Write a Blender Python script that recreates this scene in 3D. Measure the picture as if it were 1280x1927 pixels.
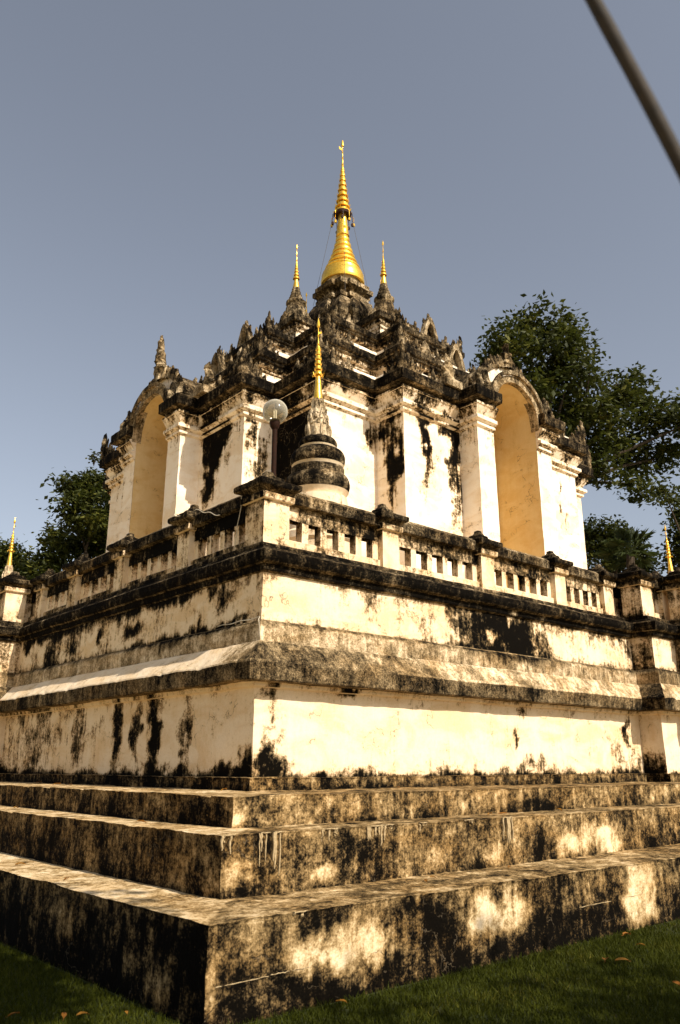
import bpy, bmesh, math, random
import numpy as np
from mathutils import Vector, Matrix, noise
R = math.radians
random.seed(7)
for o in list(bpy.data.objects): bpy.data.objects.remove(o)
scene = bpy.context.scene
col = scene.collection

# ---------------------------------------------------------------- camera
cd = bpy.data.cameras.new('camera'); cam = bpy.data.objects.new('camera', cd); col.objects.link(cam)
scene.camera = cam
HEAD = R(49.1); PITCH = math.atan(477/1520)
cam.location = (-5.04, -7.23, 1.6)
cam.rotation_euler = (math.pi/2+PITCH, 0, HEAD-math.pi/2)
cd.sensor_fit = 'VERTICAL'; cd.sensor_height = 36; cd.lens = 36*1520/1927
cd.clip_start = .05; cd.clip_end = 2000
cd.dof.use_dof = True; cd.dof.focus_distance = 14; cd.dof.aperture_fstop = 3.2

# ---------------------------------------------------------------- sky and sun
SUN_EL, SUN_OFF = R(41), R(5)            # sun stands over -Y, a little towards +X
sdir = Vector((math.sin(SUN_OFF)*math.cos(SUN_EL), -math.cos(SUN_OFF)*math.cos(SUN_EL), math.sin(SUN_EL)))
w = bpy.data.worlds.new('World'); scene.world = w; w.use_nodes = True
nt = w.node_tree; nt.nodes.clear()
sky = nt.nodes.new('ShaderNodeTexSky'); sky.sky_type = 'NISHITA'; sky.sun_disc = False
sky.sun_elevation = SUN_EL; sky.sun_rotation = math.atan2(sdir.x, sdir.y)
sky.air_density = 1.0; sky.dust_density = 2.2; sky.ozone_density = 1.5
hs = nt.nodes.new('ShaderNodeHueSaturation'); hs.inputs['Saturation'].default_value = .52
bg = nt.nodes.new('ShaderNodeBackground'); bg.inputs['Strength'].default_value = .105
wo = nt.nodes.new('ShaderNodeOutputWorld')
nt.links.new(sky.outputs[0], hs.inputs['Color']); nt.links.new(hs.outputs[0], bg.inputs['Color']); nt.links.new(bg.outputs[0], wo.inputs[0])
sl = bpy.data.lights.new('sun', 'SUN'); sl.energy = 5.0; sl.angle = R(.5); sl.color = (1, .91, .79)
so = bpy.data.objects.new('sun', sl); col.objects.link(so)
so.rotation_euler = sdir.to_track_quat('Z', 'Y').to_euler(); so.location = (0, -20, 30)
vs = scene.view_settings; vs.view_transform = 'Standard'; vs.look = 'None'; vs.exposure = .45; vs.gamma = 1
scene.render.engine = 'CYCLES'
scene.cycles.max_bounces = 6; scene.cycles.transparent_max_bounces = 12

# ---------------------------------------------------------------- node helpers and materials
class NT:
    def __init__(s, name):
        s.m = bpy.data.materials.new(name); s.m.use_nodes = True; s.t = s.m.node_tree; s.t.nodes.clear()
        s.out = s.n('ShaderNodeOutputMaterial')
    def n(s, kind, **kw):
        a = s.t.nodes.new(kind)
        for k, v in kw.items():
            if hasattr(a, k) and k not in a.inputs: setattr(a, k, v)
            else: a.inputs[k].default_value = v
        return a
    def link(s, a, b): s.t.links.new(a, b)
    def val(s, x, sock):
        if isinstance(x, (int, float)): sock.default_value = x
        else: s.link(x, sock)
    def math(s, op, a, b=0.0, c=None):
        m = s.n('ShaderNodeMath'); m.operation = op
        s.val(a, m.inputs[0]); s.val(b, m.inputs[1])
        if c is not None: s.val(c, m.inputs[2])
        return m.outputs[0]
    def pos(s): return s.n('ShaderNodeNewGeometry').outputs['Position']
    def scale(s, v, xyz):
        m = s.n('ShaderNodeVectorMath'); m.operation = 'MULTIPLY'; s.link(v, m.inputs[0]); m.inputs[1].default_value = xyz
        return m.outputs[0]
    def noise(s, v, sc, det=6, rough=.6, dist=0.0):
        a = s.n('ShaderNodeTexNoise'); s.link(v, a.inputs['Vector'])
        a.inputs['Scale'].default_value = sc; a.inputs['Detail'].default_value = det
        a.inputs['Roughness'].default_value = rough; a.inputs['Distortion'].default_value = dist
        return a.outputs['Fac']
    def step(s, v, a, b, lo=0.0, hi=1.0):
        m = s.n('ShaderNodeMapRange'); m.interpolation_type = 'SMOOTHSTEP'; s.link(v, m.inputs['Value'])
        m.inputs['From Min'].default_value = a; m.inputs['From Max'].default_value = b
        m.inputs['To Min'].default_value = lo; m.inputs['To Max'].default_value = hi
        return m.outputs[0]
    def mix(s, f, a, b):
        m = s.n('ShaderNodeMix'); m.data_type = 'RGBA'; s.val(f, m.inputs[0])
        for x, i in ((a, 6), (b, 7)):
            if isinstance(x, tuple): m.inputs[i].default_value = (*x, 1)
            else: s.link(x, m.inputs[i])
        return m.outputs[2]
    def attr(s, name='dirt'): return s.n('ShaderNodeAttribute', attribute_name=name).outputs['Fac']
    def bump(s, h, strength, dist):
        b = s.n('ShaderNodeBump'); b.inputs['Strength'].default_value = strength; b.inputs['Distance'].default_value = dist
        s.link(h, b.inputs['Height']); return b.outputs[0]
    def bsdf(s, colr, rough=.9, normal=None, metal=0.0, spec=.25):
        p = s.n('ShaderNodeBsdfPrincipled')
        if isinstance(colr, tuple): p.inputs['Base Color'].default_value = (*colr, 1)
        else: s.link(colr, p.inputs['Base Color'])
        s.val(rough, p.inputs['Roughness']); p.inputs['Metallic'].default_value = metal
        p.inputs['Specular IOR Level'].default_value = spec
        if normal is not None: s.link(normal, p.inputs['Normal'])
        return p
    def done(s, sh): s.link(sh, s.out.inputs['Surface']); return s.m

def ramp(t, v, stops, a=-.8, z=1.2):
    r = t.n('ShaderNodeValToRGB'); m = t.n('ShaderNodeMapRange'); t.link(v, m.inputs['Value'])
    m.inputs['From Min'].default_value = a; m.inputs['From Max'].default_value = z; t.link(m.outputs[0], r.inputs['Fac'])
    el = r.color_ramp.elements; el[0].position = (stops[0][0]-a)/(z-a); el[0].color = (*stops[0][1], 1); el[1].position = (stops[-1][0]-a)/(z-a); el[1].color = (*stops[-1][1], 1)
    for p, c in stops[1:-1]: e = el.new((p-a)/(z-a)); e.color = (*c, 1)
    return r.outputs['Color']
def plaster(name, stops, gain=1.0, bump=.45, bumpd=.012, wts=(1.5, 1.05, 1.1, .6), crack=True, tone=(.90, .82, .70), spk=.0):
    t = NT(name); P = t.pos(); D = t.attr()
    n1 = t.noise(P, 2.1, 7, .68, .35)
    n2 = t.noise(t.scale(P, (11, 11, .8)), 1.0, 6, .68, .2)
    n3 = t.noise(P, 19, 5, .75)
    n4 = t.noise(P, 5.5, 4, .6, .6)
    v = D
    for n, k in zip((n1, n2, n3, n4), wts): v = t.math('MULTIPLY_ADD', t.math('SUBTRACT', n, .5), k*gain, v)
    fine = t.noise(P, 62, 3, .7)
    if spk: v = t.math('MULTIPLY_ADD', t.math('SUBTRACT', fine, .5), spk, v)
    c = ramp(t, v, stops)
    # limewash tone drifts: patch repairs, trowel bands, fine specks in the dirt
    lw = t.noise(t.scale(P, (1.3, 1.3, 2.6)), 1.0, 5, .6, .8)
    mul = t.n('ShaderNodeMix'); mul.data_type = 'RGBA'; mul.blend_type = 'MULTIPLY'; t.link(t.step(lw, .40, .66), mul.inputs[0]); t.link(c, mul.inputs[6]); mul.inputs[7].default_value = (*tone, 1)
    c = mul.outputs[2]
    sp = t.n('ShaderNodeMix'); sp.data_type = 'RGBA'; sp.blend_type = 'MULTIPLY'; t.link(t.math('MULTIPLY', t.step(fine, .42, .62), t.step(v, .15, .5, .12, .75)), sp.inputs[0]); t.link(c, sp.inputs[6]); sp.inputs[7].default_value = (.50, .46, .40, 1)
    c = sp.outputs[2]
    hgt = t.math('MULTIPLY_ADD', fine, .30, t.math('MULTIPLY_ADD', n3, 1.0, t.math('MULTIPLY', v, -.25)))
    hgt = t.math('MULTIPLY_ADD', n4, 1.2, hgt)
    if crack:
        vo = t.n('ShaderNodeTexVoronoi'); vo.feature = 'DISTANCE_TO_EDGE'; vo.inputs['Scale'].default_value = 1.1
        wv = t.n('ShaderNodeVectorMath'); wv.operation = 'ADD'; nn = t.n('ShaderNodeTexNoise'); nn.inputs['Scale'].default_value = 3.5; nn.inputs['Detail'].default_value = 6
        t.link(P, nn.inputs['Vector']); t.link(P, wv.inputs[0]); t.link(nn.outputs['Color'], wv.inputs[1]); t.link(wv.outputs[0], vo.inputs['Vector'])
        ck = t.math('MULTIPLY', t.step(vo.outputs['Distance'], .010, .003), t.step(lw, .50, .60))
        c = t.mix(t.math('MULTIPLY', ck, .75), c, (.10, .075, .045))
        hgt = t.math('MULTIPLY_ADD', ck, -1.0, hgt)
    return t.done(t.bsdf(c, .92, t.bump(hgt, bump, bumpd), spec=.05).outputs[0])
M = {}
BK = (.0035, .0026, .0014)
M['plaster'] = plaster('lime_plaster', [(-.2, (.81, .66, .465)), (.20, (.77, .61, .40)), (.36, (.55, .40, .24)), (.47, (.25, .175, .09)), (.58, (.085, .062, .032)), (.72, BK)], spk=.35)
M['tower_plaster'] = plaster('tower_limewash', [(-.2, (.84, .74, .60)), (.24, (.82, .70, .54)), (.38, (.52, .40, .25)), (.47, (.22, .155, .08)), (.56, (.06, .043, .022)), (.68, BK)], wts=(1.4, 1.3, 1.1, .6), spk=.3)
M['band'] = plaster('grey_weathered_plaster', [(-.3, (.80, .65, .46)), (.0, (.72, .57, .38)), (.25, (.37, .27, .15)), (.46, (.18, .13, .068)), (.64, (.07, .05, .026)), (.82, BK)], gain=.85, bump=.7, bumpd=.018, spk=.8)
M['step'] = plaster('mossy_step_plaster', [(-.55, (.76, .60, .39)), (-.22, (.58, .43, .235)), (.06, (.33, .222, .10)), (.30, (.185, .122, .052)), (.50, (.088, .058, .025)), (.64, (.026, .018, .009)), (.80, BK)], gain=1.1, bump=.9, bumpd=.02, wts=(1.6, 1.25, 1.6, 1.2), spk=.95)
M['stone'] = plaster('weathered_stucco', [(-.2, (.66, .54, .37)), (.12, (.46, .36, .225)), (.32, (.20, .148, .083)), (.48, (.085, .063, .035)), (.62, (.028, .021, .012)), (.78, BK)], bump=.9, bumpd=.03, crack=False, spk=.9)
M['niche'] = plaster('ochre_limewash', [(-.2, (.72, .56, .31)), (.25, (.66, .49, .24)), (.5, (.5, .32, .13)), (.8, (.2, .12, .05))], gain=.5, bump=.3, tone=(.93, .86, .74))
M['paving'] = plaster('bounce_concrete', [(-.2, (.52, .42, .21)), (.3, (.47, .38, .19)), (.8, (.35, .27, .16))], gain=.6, bump=.3)  # for the added courtyard, pale and warm to bounce light

def gold():
    t = NT('gilded_metal'); P = t.pos(); n = t.noise(P, 14, 5, .6); n2 = t.noise(P, 60, 3, .6)
    c = t.mix(t.step(n, .35, .65), (.95, .60, .085), (.82, .46, .045))
    return t.done(t.bsdf(c, t.step(n2, .3, .7, .24, .45), t.bump(n2, .25, .006), metal=.82, spec=.5).outputs[0])
M['gold'] = gold()

def plain(name, c1, c2, sc=20, rough=.8, bump=.3, metal=0.0, spec=.25, bd=.006):
    t = NT(name); P = t.pos(); n = t.noise(P, sc, 6, .65)
    return t.done(t.bsdf(t.mix(t.step(n, .35, .65), c1, c2), rough, t.bump(n, bump, bd), metal, spec).outputs[0])
M['dark_metal'] = plain('painted_dark_metal', (.028, .010, .005), (.014, .007, .004), 30, .7, spec=.08)
M['bark'] = plain('bark', (.075, .055, .035), (.035, .026, .017), 9, .95, .8, bd=.03)
M['rope'] = plain('white_cord', (.55, .48, .36), (.4, .34, .25), 60, .9)
M['cable'] = plain('old_cable', (.030, .022, .014), (.018, .014, .010), 25, .75)
M['wood'] = plain('grey_wood', (.16, .12, .08), (.09, .07, .05), 14, .9)
M['lime'] = plain('lime_run', (.44, .33, .18), (.28, .20, .10), 40, .9, .5)
M['wire'] = plain('thin_wire', (.10, .09, .08), (.06, .055, .05), 30, .6)
M['dark_red'] = plain('dark_tassel', (.05, .02, .018), (.025, .012, .012), 30, .8)
M['wood_naga'] = plain('dark_carved_wood', (.06, .03, .015), (.03, .016, .01), 20, .8)

def foliage(name, c1, c2, c3, tr=.35, spec=.25):
    t = NT(name); a = t.attr('dirt')
    c = t.mix(t.step(a, .0, .75), c1, c2); c = t.mix(t.step(a, .75, 1.0), c, c3)
    p = t.bsdf(c, .6, spec=spec)
    tl = t.n('ShaderNodeBsdfTranslucent'); t.link(c, tl.inputs['Color'])
    m = t.n('ShaderNodeMixShader'); m.inputs[0].default_value = tr
    t.link(p.outputs[0], m.inputs[1]); t.link(tl.outputs[0], m.inputs[2])
    return t.done(m.outputs[0])
M['leaf'] = foliage('broad_leaves', (.022, .029, .005), (.052, .060, .009), (.13, .125, .018))
M['palm'] = foliage('palm_leaves', (.030, .042, .010), (.055, .070, .016), (.10, .10, .030))
M['grass'] = foliage('grass_blades', (.026, .032, .003), (.055, .062, .006), (.15, .125, .018), .25, .06)
M['litter'] = foliage('fallen_leaf', (.20, .075, .014), (.28, .13, .02), (.07, .03, .010), .1, .1)

def soil():
    t = NT('lawn_soil'); P = t.pos(); n = t.noise(P, 3, 8, .65); n2 = t.noise(P, 45, 5, .7)
    c = t.mix(t.step(n2, .35, .65), (.020, .026, .006), (.038, .048, .010)); c = t.mix(t.step(n, .5, .75), c, (.045, .036, .014))
    return t.done(t.bsdf(c, .95, t.bump(n2, .6, .03)).outputs[0])
M['soil'] = soil()

def globe_mat():
    t = NT('smoky_globe'); P = t.pos(); n = t.noise(P, 9, 5, .6)
    tr = t.n('ShaderNodeBsdfTransparent'); t.link(t.mix(t.step(n, .4, .7), (.80, .76, .64), (.66, .60, .46)), tr.inputs['Color'])
    gl = t.n('ShaderNodeBsdfGlossy'); gl.inputs['Roughness'].default_value = .06
    df = t.n('ShaderNodeBsdfDiffuse'); df.inputs['Color'].default_value = (.85, .78, .60, 1)
    lw = t.n('ShaderNodeLayerWeight'); lw.inputs['Blend'].default_value = .35
    fc = t.n('ShaderNodeLayerWeight'); fc.inputs['Blend'].default_value = .5  # pale diffuse grows towards the silhouette in place of a rim reflection
    a = t.n('ShaderNodeMixShader'); t.link(t.math('MULTIPLY_ADD', t.math('POWER', fc.outputs['Facing'], 3.0), .75, .14), a.inputs[0]); t.link(tr.outputs[0], a.inputs[1]); t.link(df.outputs[0], a.inputs[2])
    b = t.n('ShaderNodeMixShader'); t.link(t.math('MULTIPLY', lw.outputs['Fresnel'], .8), b.inputs[0]); t.link(a.outputs[0], b.inputs[1]); t.link(gl.outputs[0], b.inputs[2])
    return t.done(b.outputs[0])
M['globe'] = globe_mat()
M['bulb'] = plain('white_lamp_tube', (.85, .82, .75), (.8, .77, .7), 10, .4, 0)

# ---------------------------------------------------------------- mesh helpers
class MB:
    def __init__(s): s.v = []; s.f = []; s.d = []
    def add(s, pts, faces, dirt=0.0):
        b = len(s.v); s.v += pts
        s.d += list(dirt) if hasattr(dirt, '__len__') else [dirt]*len(pts)
        s.f += [tuple(i+b for i in f) for f in faces]
    def grid(s, rows, dirt, wrap=False):
        nu = len(rows[0]); pts = [p for r in rows for p in r]; fs = []
        for j in range(len(rows)-1):
            for i in range(nu if wrap else nu-1):
                k = (i+1) % nu
                fs.append((j*nu+i, j*nu+k, (j+1)*nu+k, (j+1)*nu+i))
        s.add(pts, fs, dirt)
    def box(s, x0, x1, y0, y1, z0, z1, d=0.0, jit=0.0):
        p = [(x, y, z) for z in (z0, z1) for y in (y0, y1) for x in (x0, x1)]
        if jit: p = [tuple(c+random.uniform(-jit, jit) for c in q) for q in p]
        s.add(p, [(0, 2, 3, 1), (4, 5, 7, 6), (0, 1, 5, 4), (2, 6, 7, 3), (1, 3, 7, 5), (0, 4, 6, 2)], d)
    def lathe(s, prof, n=32, c=(0, 0), d=0.3, dfun=None, wob=0.0):
        rows = []; dd = []
        for j, (r, z) in enumerate(prof):
            row = []
            for i in range(n):
                a = 2*math.pi*i/n; rr = r
                if wob: rr *= 1+wob*noise.noise((math.cos(a)*2, math.sin(a)*2, z*4))
                row.append((c[0]+rr*math.cos(a), c[1]+rr*math.sin(a), z)); dd.append(dfun(r, z, a) if dfun else d)
            rows.append(row)
        s.grid(rows, dd, True)
        b = len(s.v); s.add([(c[0], c[1], prof[-1][1])], [], dd[-1])
        o = b-n
        for i in range(n): s.f.append((o+i, o+(i+1) % n, b))
    def tube(s, pts, r, n=8, d=0.0):
        pts = [Vector(p) for p in pts]; rows = []
        rr = r if hasattr(r, '__len__') else [r]*len(pts)
        for i, p in enumerate(pts):
            t = (pts[min(i+1, len(pts)-1)]-pts[max(i-1, 0)]).normalized()
            a = t.orthogonal().normalized() if abs(t.z) > .95 else t.cross(Vector((0, 0, 1))).normalized()
            b = t.cross(a)
            rows.append([tuple(p+(a*math.cos(2*math.pi*k/n)+b*math.sin(2*math.pi*k/n))*rr[i]) for k in range(n)])
        s.grid(rows, [d]*(n*len(rows)), True)
    def mesh(s, name, smooth=True, ang=35):
        me = bpy.data.meshes.new(name); me.from_pydata(s.v, [], s.f)
        a = me.attributes.new('dirt', 'FLOAT', 'POINT'); a.data.foreach_set('value', s.d)
        if smooth:
            me.polygons.foreach_set('use_smooth', [True]*len(me.polygons))
            me.set_sharp_from_angle(angle=R(ang))
        me.update(); return me

def wm(o):
    if o.parent is None: return o.matrix_basis.copy()
    return wm(o.parent) @ o.matrix_parent_inverse @ o.matrix_basis
def tag(o, label=None, cat=None, group=None, kind=None):
    for k, v in (('label', label), ('category', cat), ('group', group), ('kind', kind)):
        if v: o[k] = v
    return o
def thing(name, label, cat, loc, group=None):
    o = bpy.data.objects.new(name, None); o.empty_display_size = .3; o.location = loc; col.objects.link(o)
    return tag(o, label, cat, group)
def part(name, src, mat, parent=None, world=True, ang=35, smooth=True):
    me = src.mesh(name, smooth, ang) if isinstance(src, MB) else src
    if mat and not me.materials: me.materials.append(M[mat])
    o = bpy.data.objects.new(name, me); col.objects.link(o)
    if parent is not None:
        o.parent = parent
        if world: o.matrix_parent_inverse = wm(parent).inverted()
    return o
def place(name, me, parent, loc, rz=0.0, sc=1.0):
    o = bpy.data.objects.new(name, me); col.objects.link(o); o.parent = parent
    o.matrix_parent_inverse = wm(parent).inverted()
    o.location = loc; o.rotation_euler = (0, 0, rz); o.scale = (sc, sc, sc) if not hasattr(sc, '__len__') else sc
    return o
def copy_tree(o, parent=None):
    c = o.copy(); col.objects.link(c); c.parent = parent
    if parent is not None: c.matrix_parent_inverse = o.matrix_parent_inverse.copy()
    for ch in [x for x in bpy.data.objects if x.parent == o]: copy_tree(ch, c)
    return c

def N(x, y, z): return noise.noise((x, y, z))
# stains and bare patches seen on the walls: (facing, along, z, r_along, r_z, plane, amount)
SPOTS = [('F',-0.71,0.36,0.52,0.17,-2.29,-0.85),('F',-0.96,0.31,0.2,0.09,-2.29,-0.5),('F',-0.25,0.32,0.26,0.14,-2.29,-0.5),('F',1.1,0.32,0.41,0.19,-2.29,-1.0),('F',0.87,0.43,0.14,0.14,-2.29,-0.5),('F',3.5,0.32,0.35,0.31,-2.29,-0.8),('F',2.11,0.4,0.09,0.2,-2.29,-0.6),('F',3.2,0.15,0.26,0.19,-2.29,-0.6),('F',-1.83,0.15,0.08,0.15,-2.29,-0.8),('F',-1.69,0.47,0.19,0.14,-2.29,-0.25),('F',1.5,0.15,0.48,0.28,-2.29,0.4),('F',0.13,0.31,0.38,0.25,-2.29,0.35),('F',-0.86,0.57,0.21,0.12,-2.29,0.4),('F',-1.33,0.1,0.57,0.18,-2.29,0.35),('F',2.61,0.11,0.48,0.21,-2.29,0.3),('L',0.04,0.29,0.31,0.22,-1.89,-0.55),('L',-1.72,0.05,0.21,0.11,-1.89,-0.45),('L',0.55,0.04,0.66,0.28,-1.89,0.3),('L',-1.89,0.4,0.33,0.22,-1.89,0.35),('L',-1.13,0.08,0.1,0.23,-1.89,-0.25),('F',-0.27,0.7,0.21,0.06,-1.52,-0.7),('F',-1.19,0.81,0.15,0.12,-1.52,-0.55),('F',1.99,0.72,0.14,0.11,-1.52,-0.5),('F',3.33,0.77,0.21,0.17,-1.52,-0.9),('F',3.85,0.8,0.31,0.17,-1.52,-0.9),('F',4.18,0.78,0.23,0.16,-1.52,-0.8),('F',0.22,0.88,0.3,0.17,-1.52,0.3),('F',1.43,0.85,0.32,0.16,-1.52,0.2),('F',1.19,0.75,0.23,0.1,-1.52,-0.3),('F',2.8,0.72,0.39,0.17,-1.52,0.25),('L',-1.36,0.77,0.09,0.17,-1.31,-0.45),('L',0.67,0.77,0.85,0.15,-1.31,0.1),('L',2.76,0.73,0.91,0.18,-1.31,0.2),('F',-0.76,1.18,0.14,0.07,-1.02,-0.7),('F',0.34,1.19,0.42,0.06,-1.02,-0.35),('F',1.28,1.16,0.65,0.08,-1.02,-0.2),('F',3.34,1.11,0.53,0.11,-1.02,0.35),('F',4.45,1.16,0.36,0.09,-1.02,-0.4),('F',6.32,1.19,0.27,0.09,-1.02,-0.5),('F',1.2,1.08,0.47,0.05,-1.02,0.3),('L',0.27,1.2,0.5,0.1,-0.88,-0.15),('L',-0.86,1.22,0.12,0.12,-0.88,0.3),('F',0.25,1.98,0.11,0.43,0.06,0.5),('F',0.35,2.21,0.09,0.23,0.06,0.3),('F',0.23,1.6,0.15,0.14,0.06,0.35),('F',4.52,2.01,0.1,0.12,0.06,1.0),('F',7.47,2.14,0.12,0.22,0.06,1.0),('F',7.55,1.97,0.08,0.35,0.06,0.5),('F',0.37,1.6,0.36,0.08,0.06,0.4),('F',3.7,1.6,1.04,0.08,0.06,0.25),('F',1.36,1.54,0.68,0.06,0.06,0.35),('F',4.98,1.6,0.38,0.11,0.06,0.6),('F',7.22,1.93,0.23,0.26,0.06,0.35),('F',7.72,1.6,0.68,0.12,0.06,0.3),('F',1.36,2.4,0.17,0.09,0.06,0.8),('F',4.69,2.33,0.2,0.12,0.06,0.4),('F',-0.0,2.36,0.42,0.06,0.06,0.3),('L',2.19,1.98,0.15,0.5,0.06,0.85),('L',2.68,1.99,0.12,0.48,0.06,0.75),('L',3.21,2.01,0.14,0.5,0.06,0.7),('L',1.45,2.02,0.14,0.35,0.06,0.6),('L',4.51,1.97,0.26,0.46,0.06,0.5),('L',5.81,2.0,0.63,0.5,0.06,0.35),('L',3.87,1.88,0.65,0.37,0.06,0.2),('L',6.93,1.94,0.93,0.53,0.06,0.25),('L',0.56,1.54,0.36,0.08,0.06,0.8),('L',0.16,1.65,0.08,0.17,0.06,0.7),('L',2.02,1.54,0.86,0.09,0.06,0.5),('F',3.92,3.47,0.54,0.38,0.12,0.95),('F',4.46,3.45,0.51,0.39,0.12,1.0),('F',4.94,3.3,0.47,0.28,0.12,1.0),('F',5.29,3.45,0.42,0.32,0.12,0.5),('F',3.53,3.58,0.23,0.18,0.12,0.6),('F',4.2,3.35,0.15,0.14,0.12,-0.9),('F',4.69,3.67,0.13,0.13,0.12,-0.9),('F',4.12,3.72,0.11,0.11,0.12,-0.6),('F',3.56,3.21,0.34,0.1,0.12,0.4),('F',1.86,3.59,0.28,0.27,0.12,0.2),('F',1.33,3.58,0.17,0.26,0.12,0.15),('F',2.83,3.57,0.32,0.28,0.12,0.3),('F',6.61,3.67,0.64,0.26,0.12,0.2),('F',7.41,3.66,0.52,0.36,0.12,0.25),('F',7.67,3.33,0.35,0.27,0.12,0.25),('L',3.05,3.37,0.14,0.09,0.12,1.0),('L',4.28,3.43,0.09,0.13,0.12,1.0),('L',3.34,3.42,0.2,0.13,0.12,0.5),('L',5.28,3.41,0.21,0.17,0.12,0.5),('L',7.19,3.61,0.1,0.17,0.12,1.0),('L',1.23,3.69,0.1,0.13,0.12,0.8),('L',0.97,3.49,0.23,0.19,0.12,0.45),('L',2.14,3.73,0.67,0.11,0.12,0.5),('L',1.06,3.18,0.68,0.05,0.12,0.7),('L',3.52,3.79,0.81,0.14,0.12,0.7),('L',5.99,3.7,1.07,0.13,0.12,0.5),('L',6.12,3.36,0.27,0.18,0.12,0.4),('L',2.34,3.13,1.06,0.06,0.12,0.4),('L',4.59,7.83,0.29,0.87,6.71,0.95),('L',4.7,8.88,0.33,0.36,6.71,0.6),('F',7.36,8.13,0.17,1.12,4.2,0.75),('F',7.29,8.5,0.28,0.47,4.2,0.3),('F',7.6,7.82,0.11,0.36,4.2,0.25),('F',8.41,7.88,0.26,1.34,4.2,0.85),('F',8.28,8.76,0.23,0.49,4.2,0.5),('F',8.03,9.09,1.36,0.17,4.2,0.5),('F',6.5,8.82,0.15,0.54,5.08,0.7),('F',6.74,8.62,0.13,0.84,5.08,0.45),('F',5.78,8.04,0.05,0.07,5.08,0.6),('F',5.94,9.63,1.0,0.1,5.08,0.2),('F',8.91,8.11,0.16,0.61,3.66,0.25),('F',12.55,8.26,0.12,0.98,4.2,0.8),('F',11.75,8.23,0.14,0.82,4.2,0.35),('L',8.01,8.45,0.42,0.93,4.2,1.0),('L',7.65,8.74,0.45,0.49,4.2,0.8),('L',8.23,7.59,0.23,0.49,4.2,0.6),('L',7.05,7.91,0.26,0.59,4.2,0.25),('L',11.57,8.33,0.19,0.41,3.66,0.4),('L',7.91,8.61,0.07,0.12,3.66,0.8),('L',7.53,8.17,0.14,0.95,3.66,0.4),('L',5.88,8.17,0.74,1.28,5.08,0.85),('L',5.33,8.25,0.25,1.03,5.08,0.5),('L',6.5,8.5,0.5,1.1,5.08,0.7),('F',4.6,8.17,0.23,0.71,6.71,0.7),('F',4.84,7.72,0.15,0.71,6.71,0.5),('F',4.47,8.9,0.14,0.24,6.71,0.5)]
def spot(x, y, z, side):
    v = 0.0; al = x if side == 'F' else y; m = 1 if z < 4.1 else 2.2
    w1 = .15*m*N(al*4/m, z*4/m, 1.5)+.10*m*N(al*11/m, z*9/m, 4); w2 = .11*m*N(al*4/m, z*4/m, 7.5)+.10*m*N(al*12/m, z*7/m, 9)
    if side == 'F': x += w1
    else: y += w1
    z += w2
    for s in SPOTS:
        if s[0] != side: continue
        if side == 'F':
            if abs(y-s[5]) > .22: continue
            a = (x-s[1])/s[3]
        else:
            if abs(x-s[5]) > .22: continue
            a = (y-s[1])/s[3]
        b = (z-s[2])/s[4]; q = a*a+b*b
        if q < 6: v += s[6]*(.88 if s[6] < 0 else (.62 if s[4] > .1 else .7) if (s[5] == .12 and side == 'F') else 1)*math.exp(-.9*q**1.6)
    return v
def dirt(base, left=None, top=0.0, zt=0.0, tl=.3, bot=0.0, zb=0.0, bl=.1, flat=None, fn=None):
    def f(x, y, z, n):
        al = x if abs(n.y) > abs(n.x) else y
        if abs(n.z) > .75: d = base if flat is None else flat
        else:
            isl = n.x < -.5; d = left if (isl and left is not None) else base
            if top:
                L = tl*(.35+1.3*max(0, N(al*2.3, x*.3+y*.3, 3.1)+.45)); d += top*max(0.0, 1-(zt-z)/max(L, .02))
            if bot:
                L = bl*(.4+1.3*max(0, N(al*2.9, 7.7, x*.2)+.4)); d += bot*max(0.0, 1-(z-zb)/max(L, .02))
            d += spot(x, y, z, 'L' if isl else 'F' if n.y < -.5 else '-')
        if fn: d += fn(x, y, z, n)
        return max(-.7, min(.86, d))
    return f
def wobble(p, amp):
    x, y, z = p
    return (x+amp*(N(x*2.1, y*2.1, z*2.1+9)+.5*N(x*8, y*8, z*8)), y+amp*(N(x*2.1+31, y*2.1, z*2.1)+.5*N(x*8+5, y*8, z*8)), z+amp*.8*(N(x*1.7, y*1.7+17, z*3)+.5*N(x*9, y*9+3, z*9)))
def bevel(prof, r):
    out = [prof[0]]
    for i in range(1, len(prof)-1):
        a, b, c = (Vector(prof[i-1]), Vector(prof[i]), Vector(prof[i+1]))
        la, lc = (a-b).length, (c-b).length
        if la < 1e-6 or lc < 1e-6: continue
        k = min(r, la*.35, lc*.35)
        out += [tuple(b+(a-b)*k/la), tuple(b+(c-b)*k/lc)]
    return out+[prof[-1]]
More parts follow.
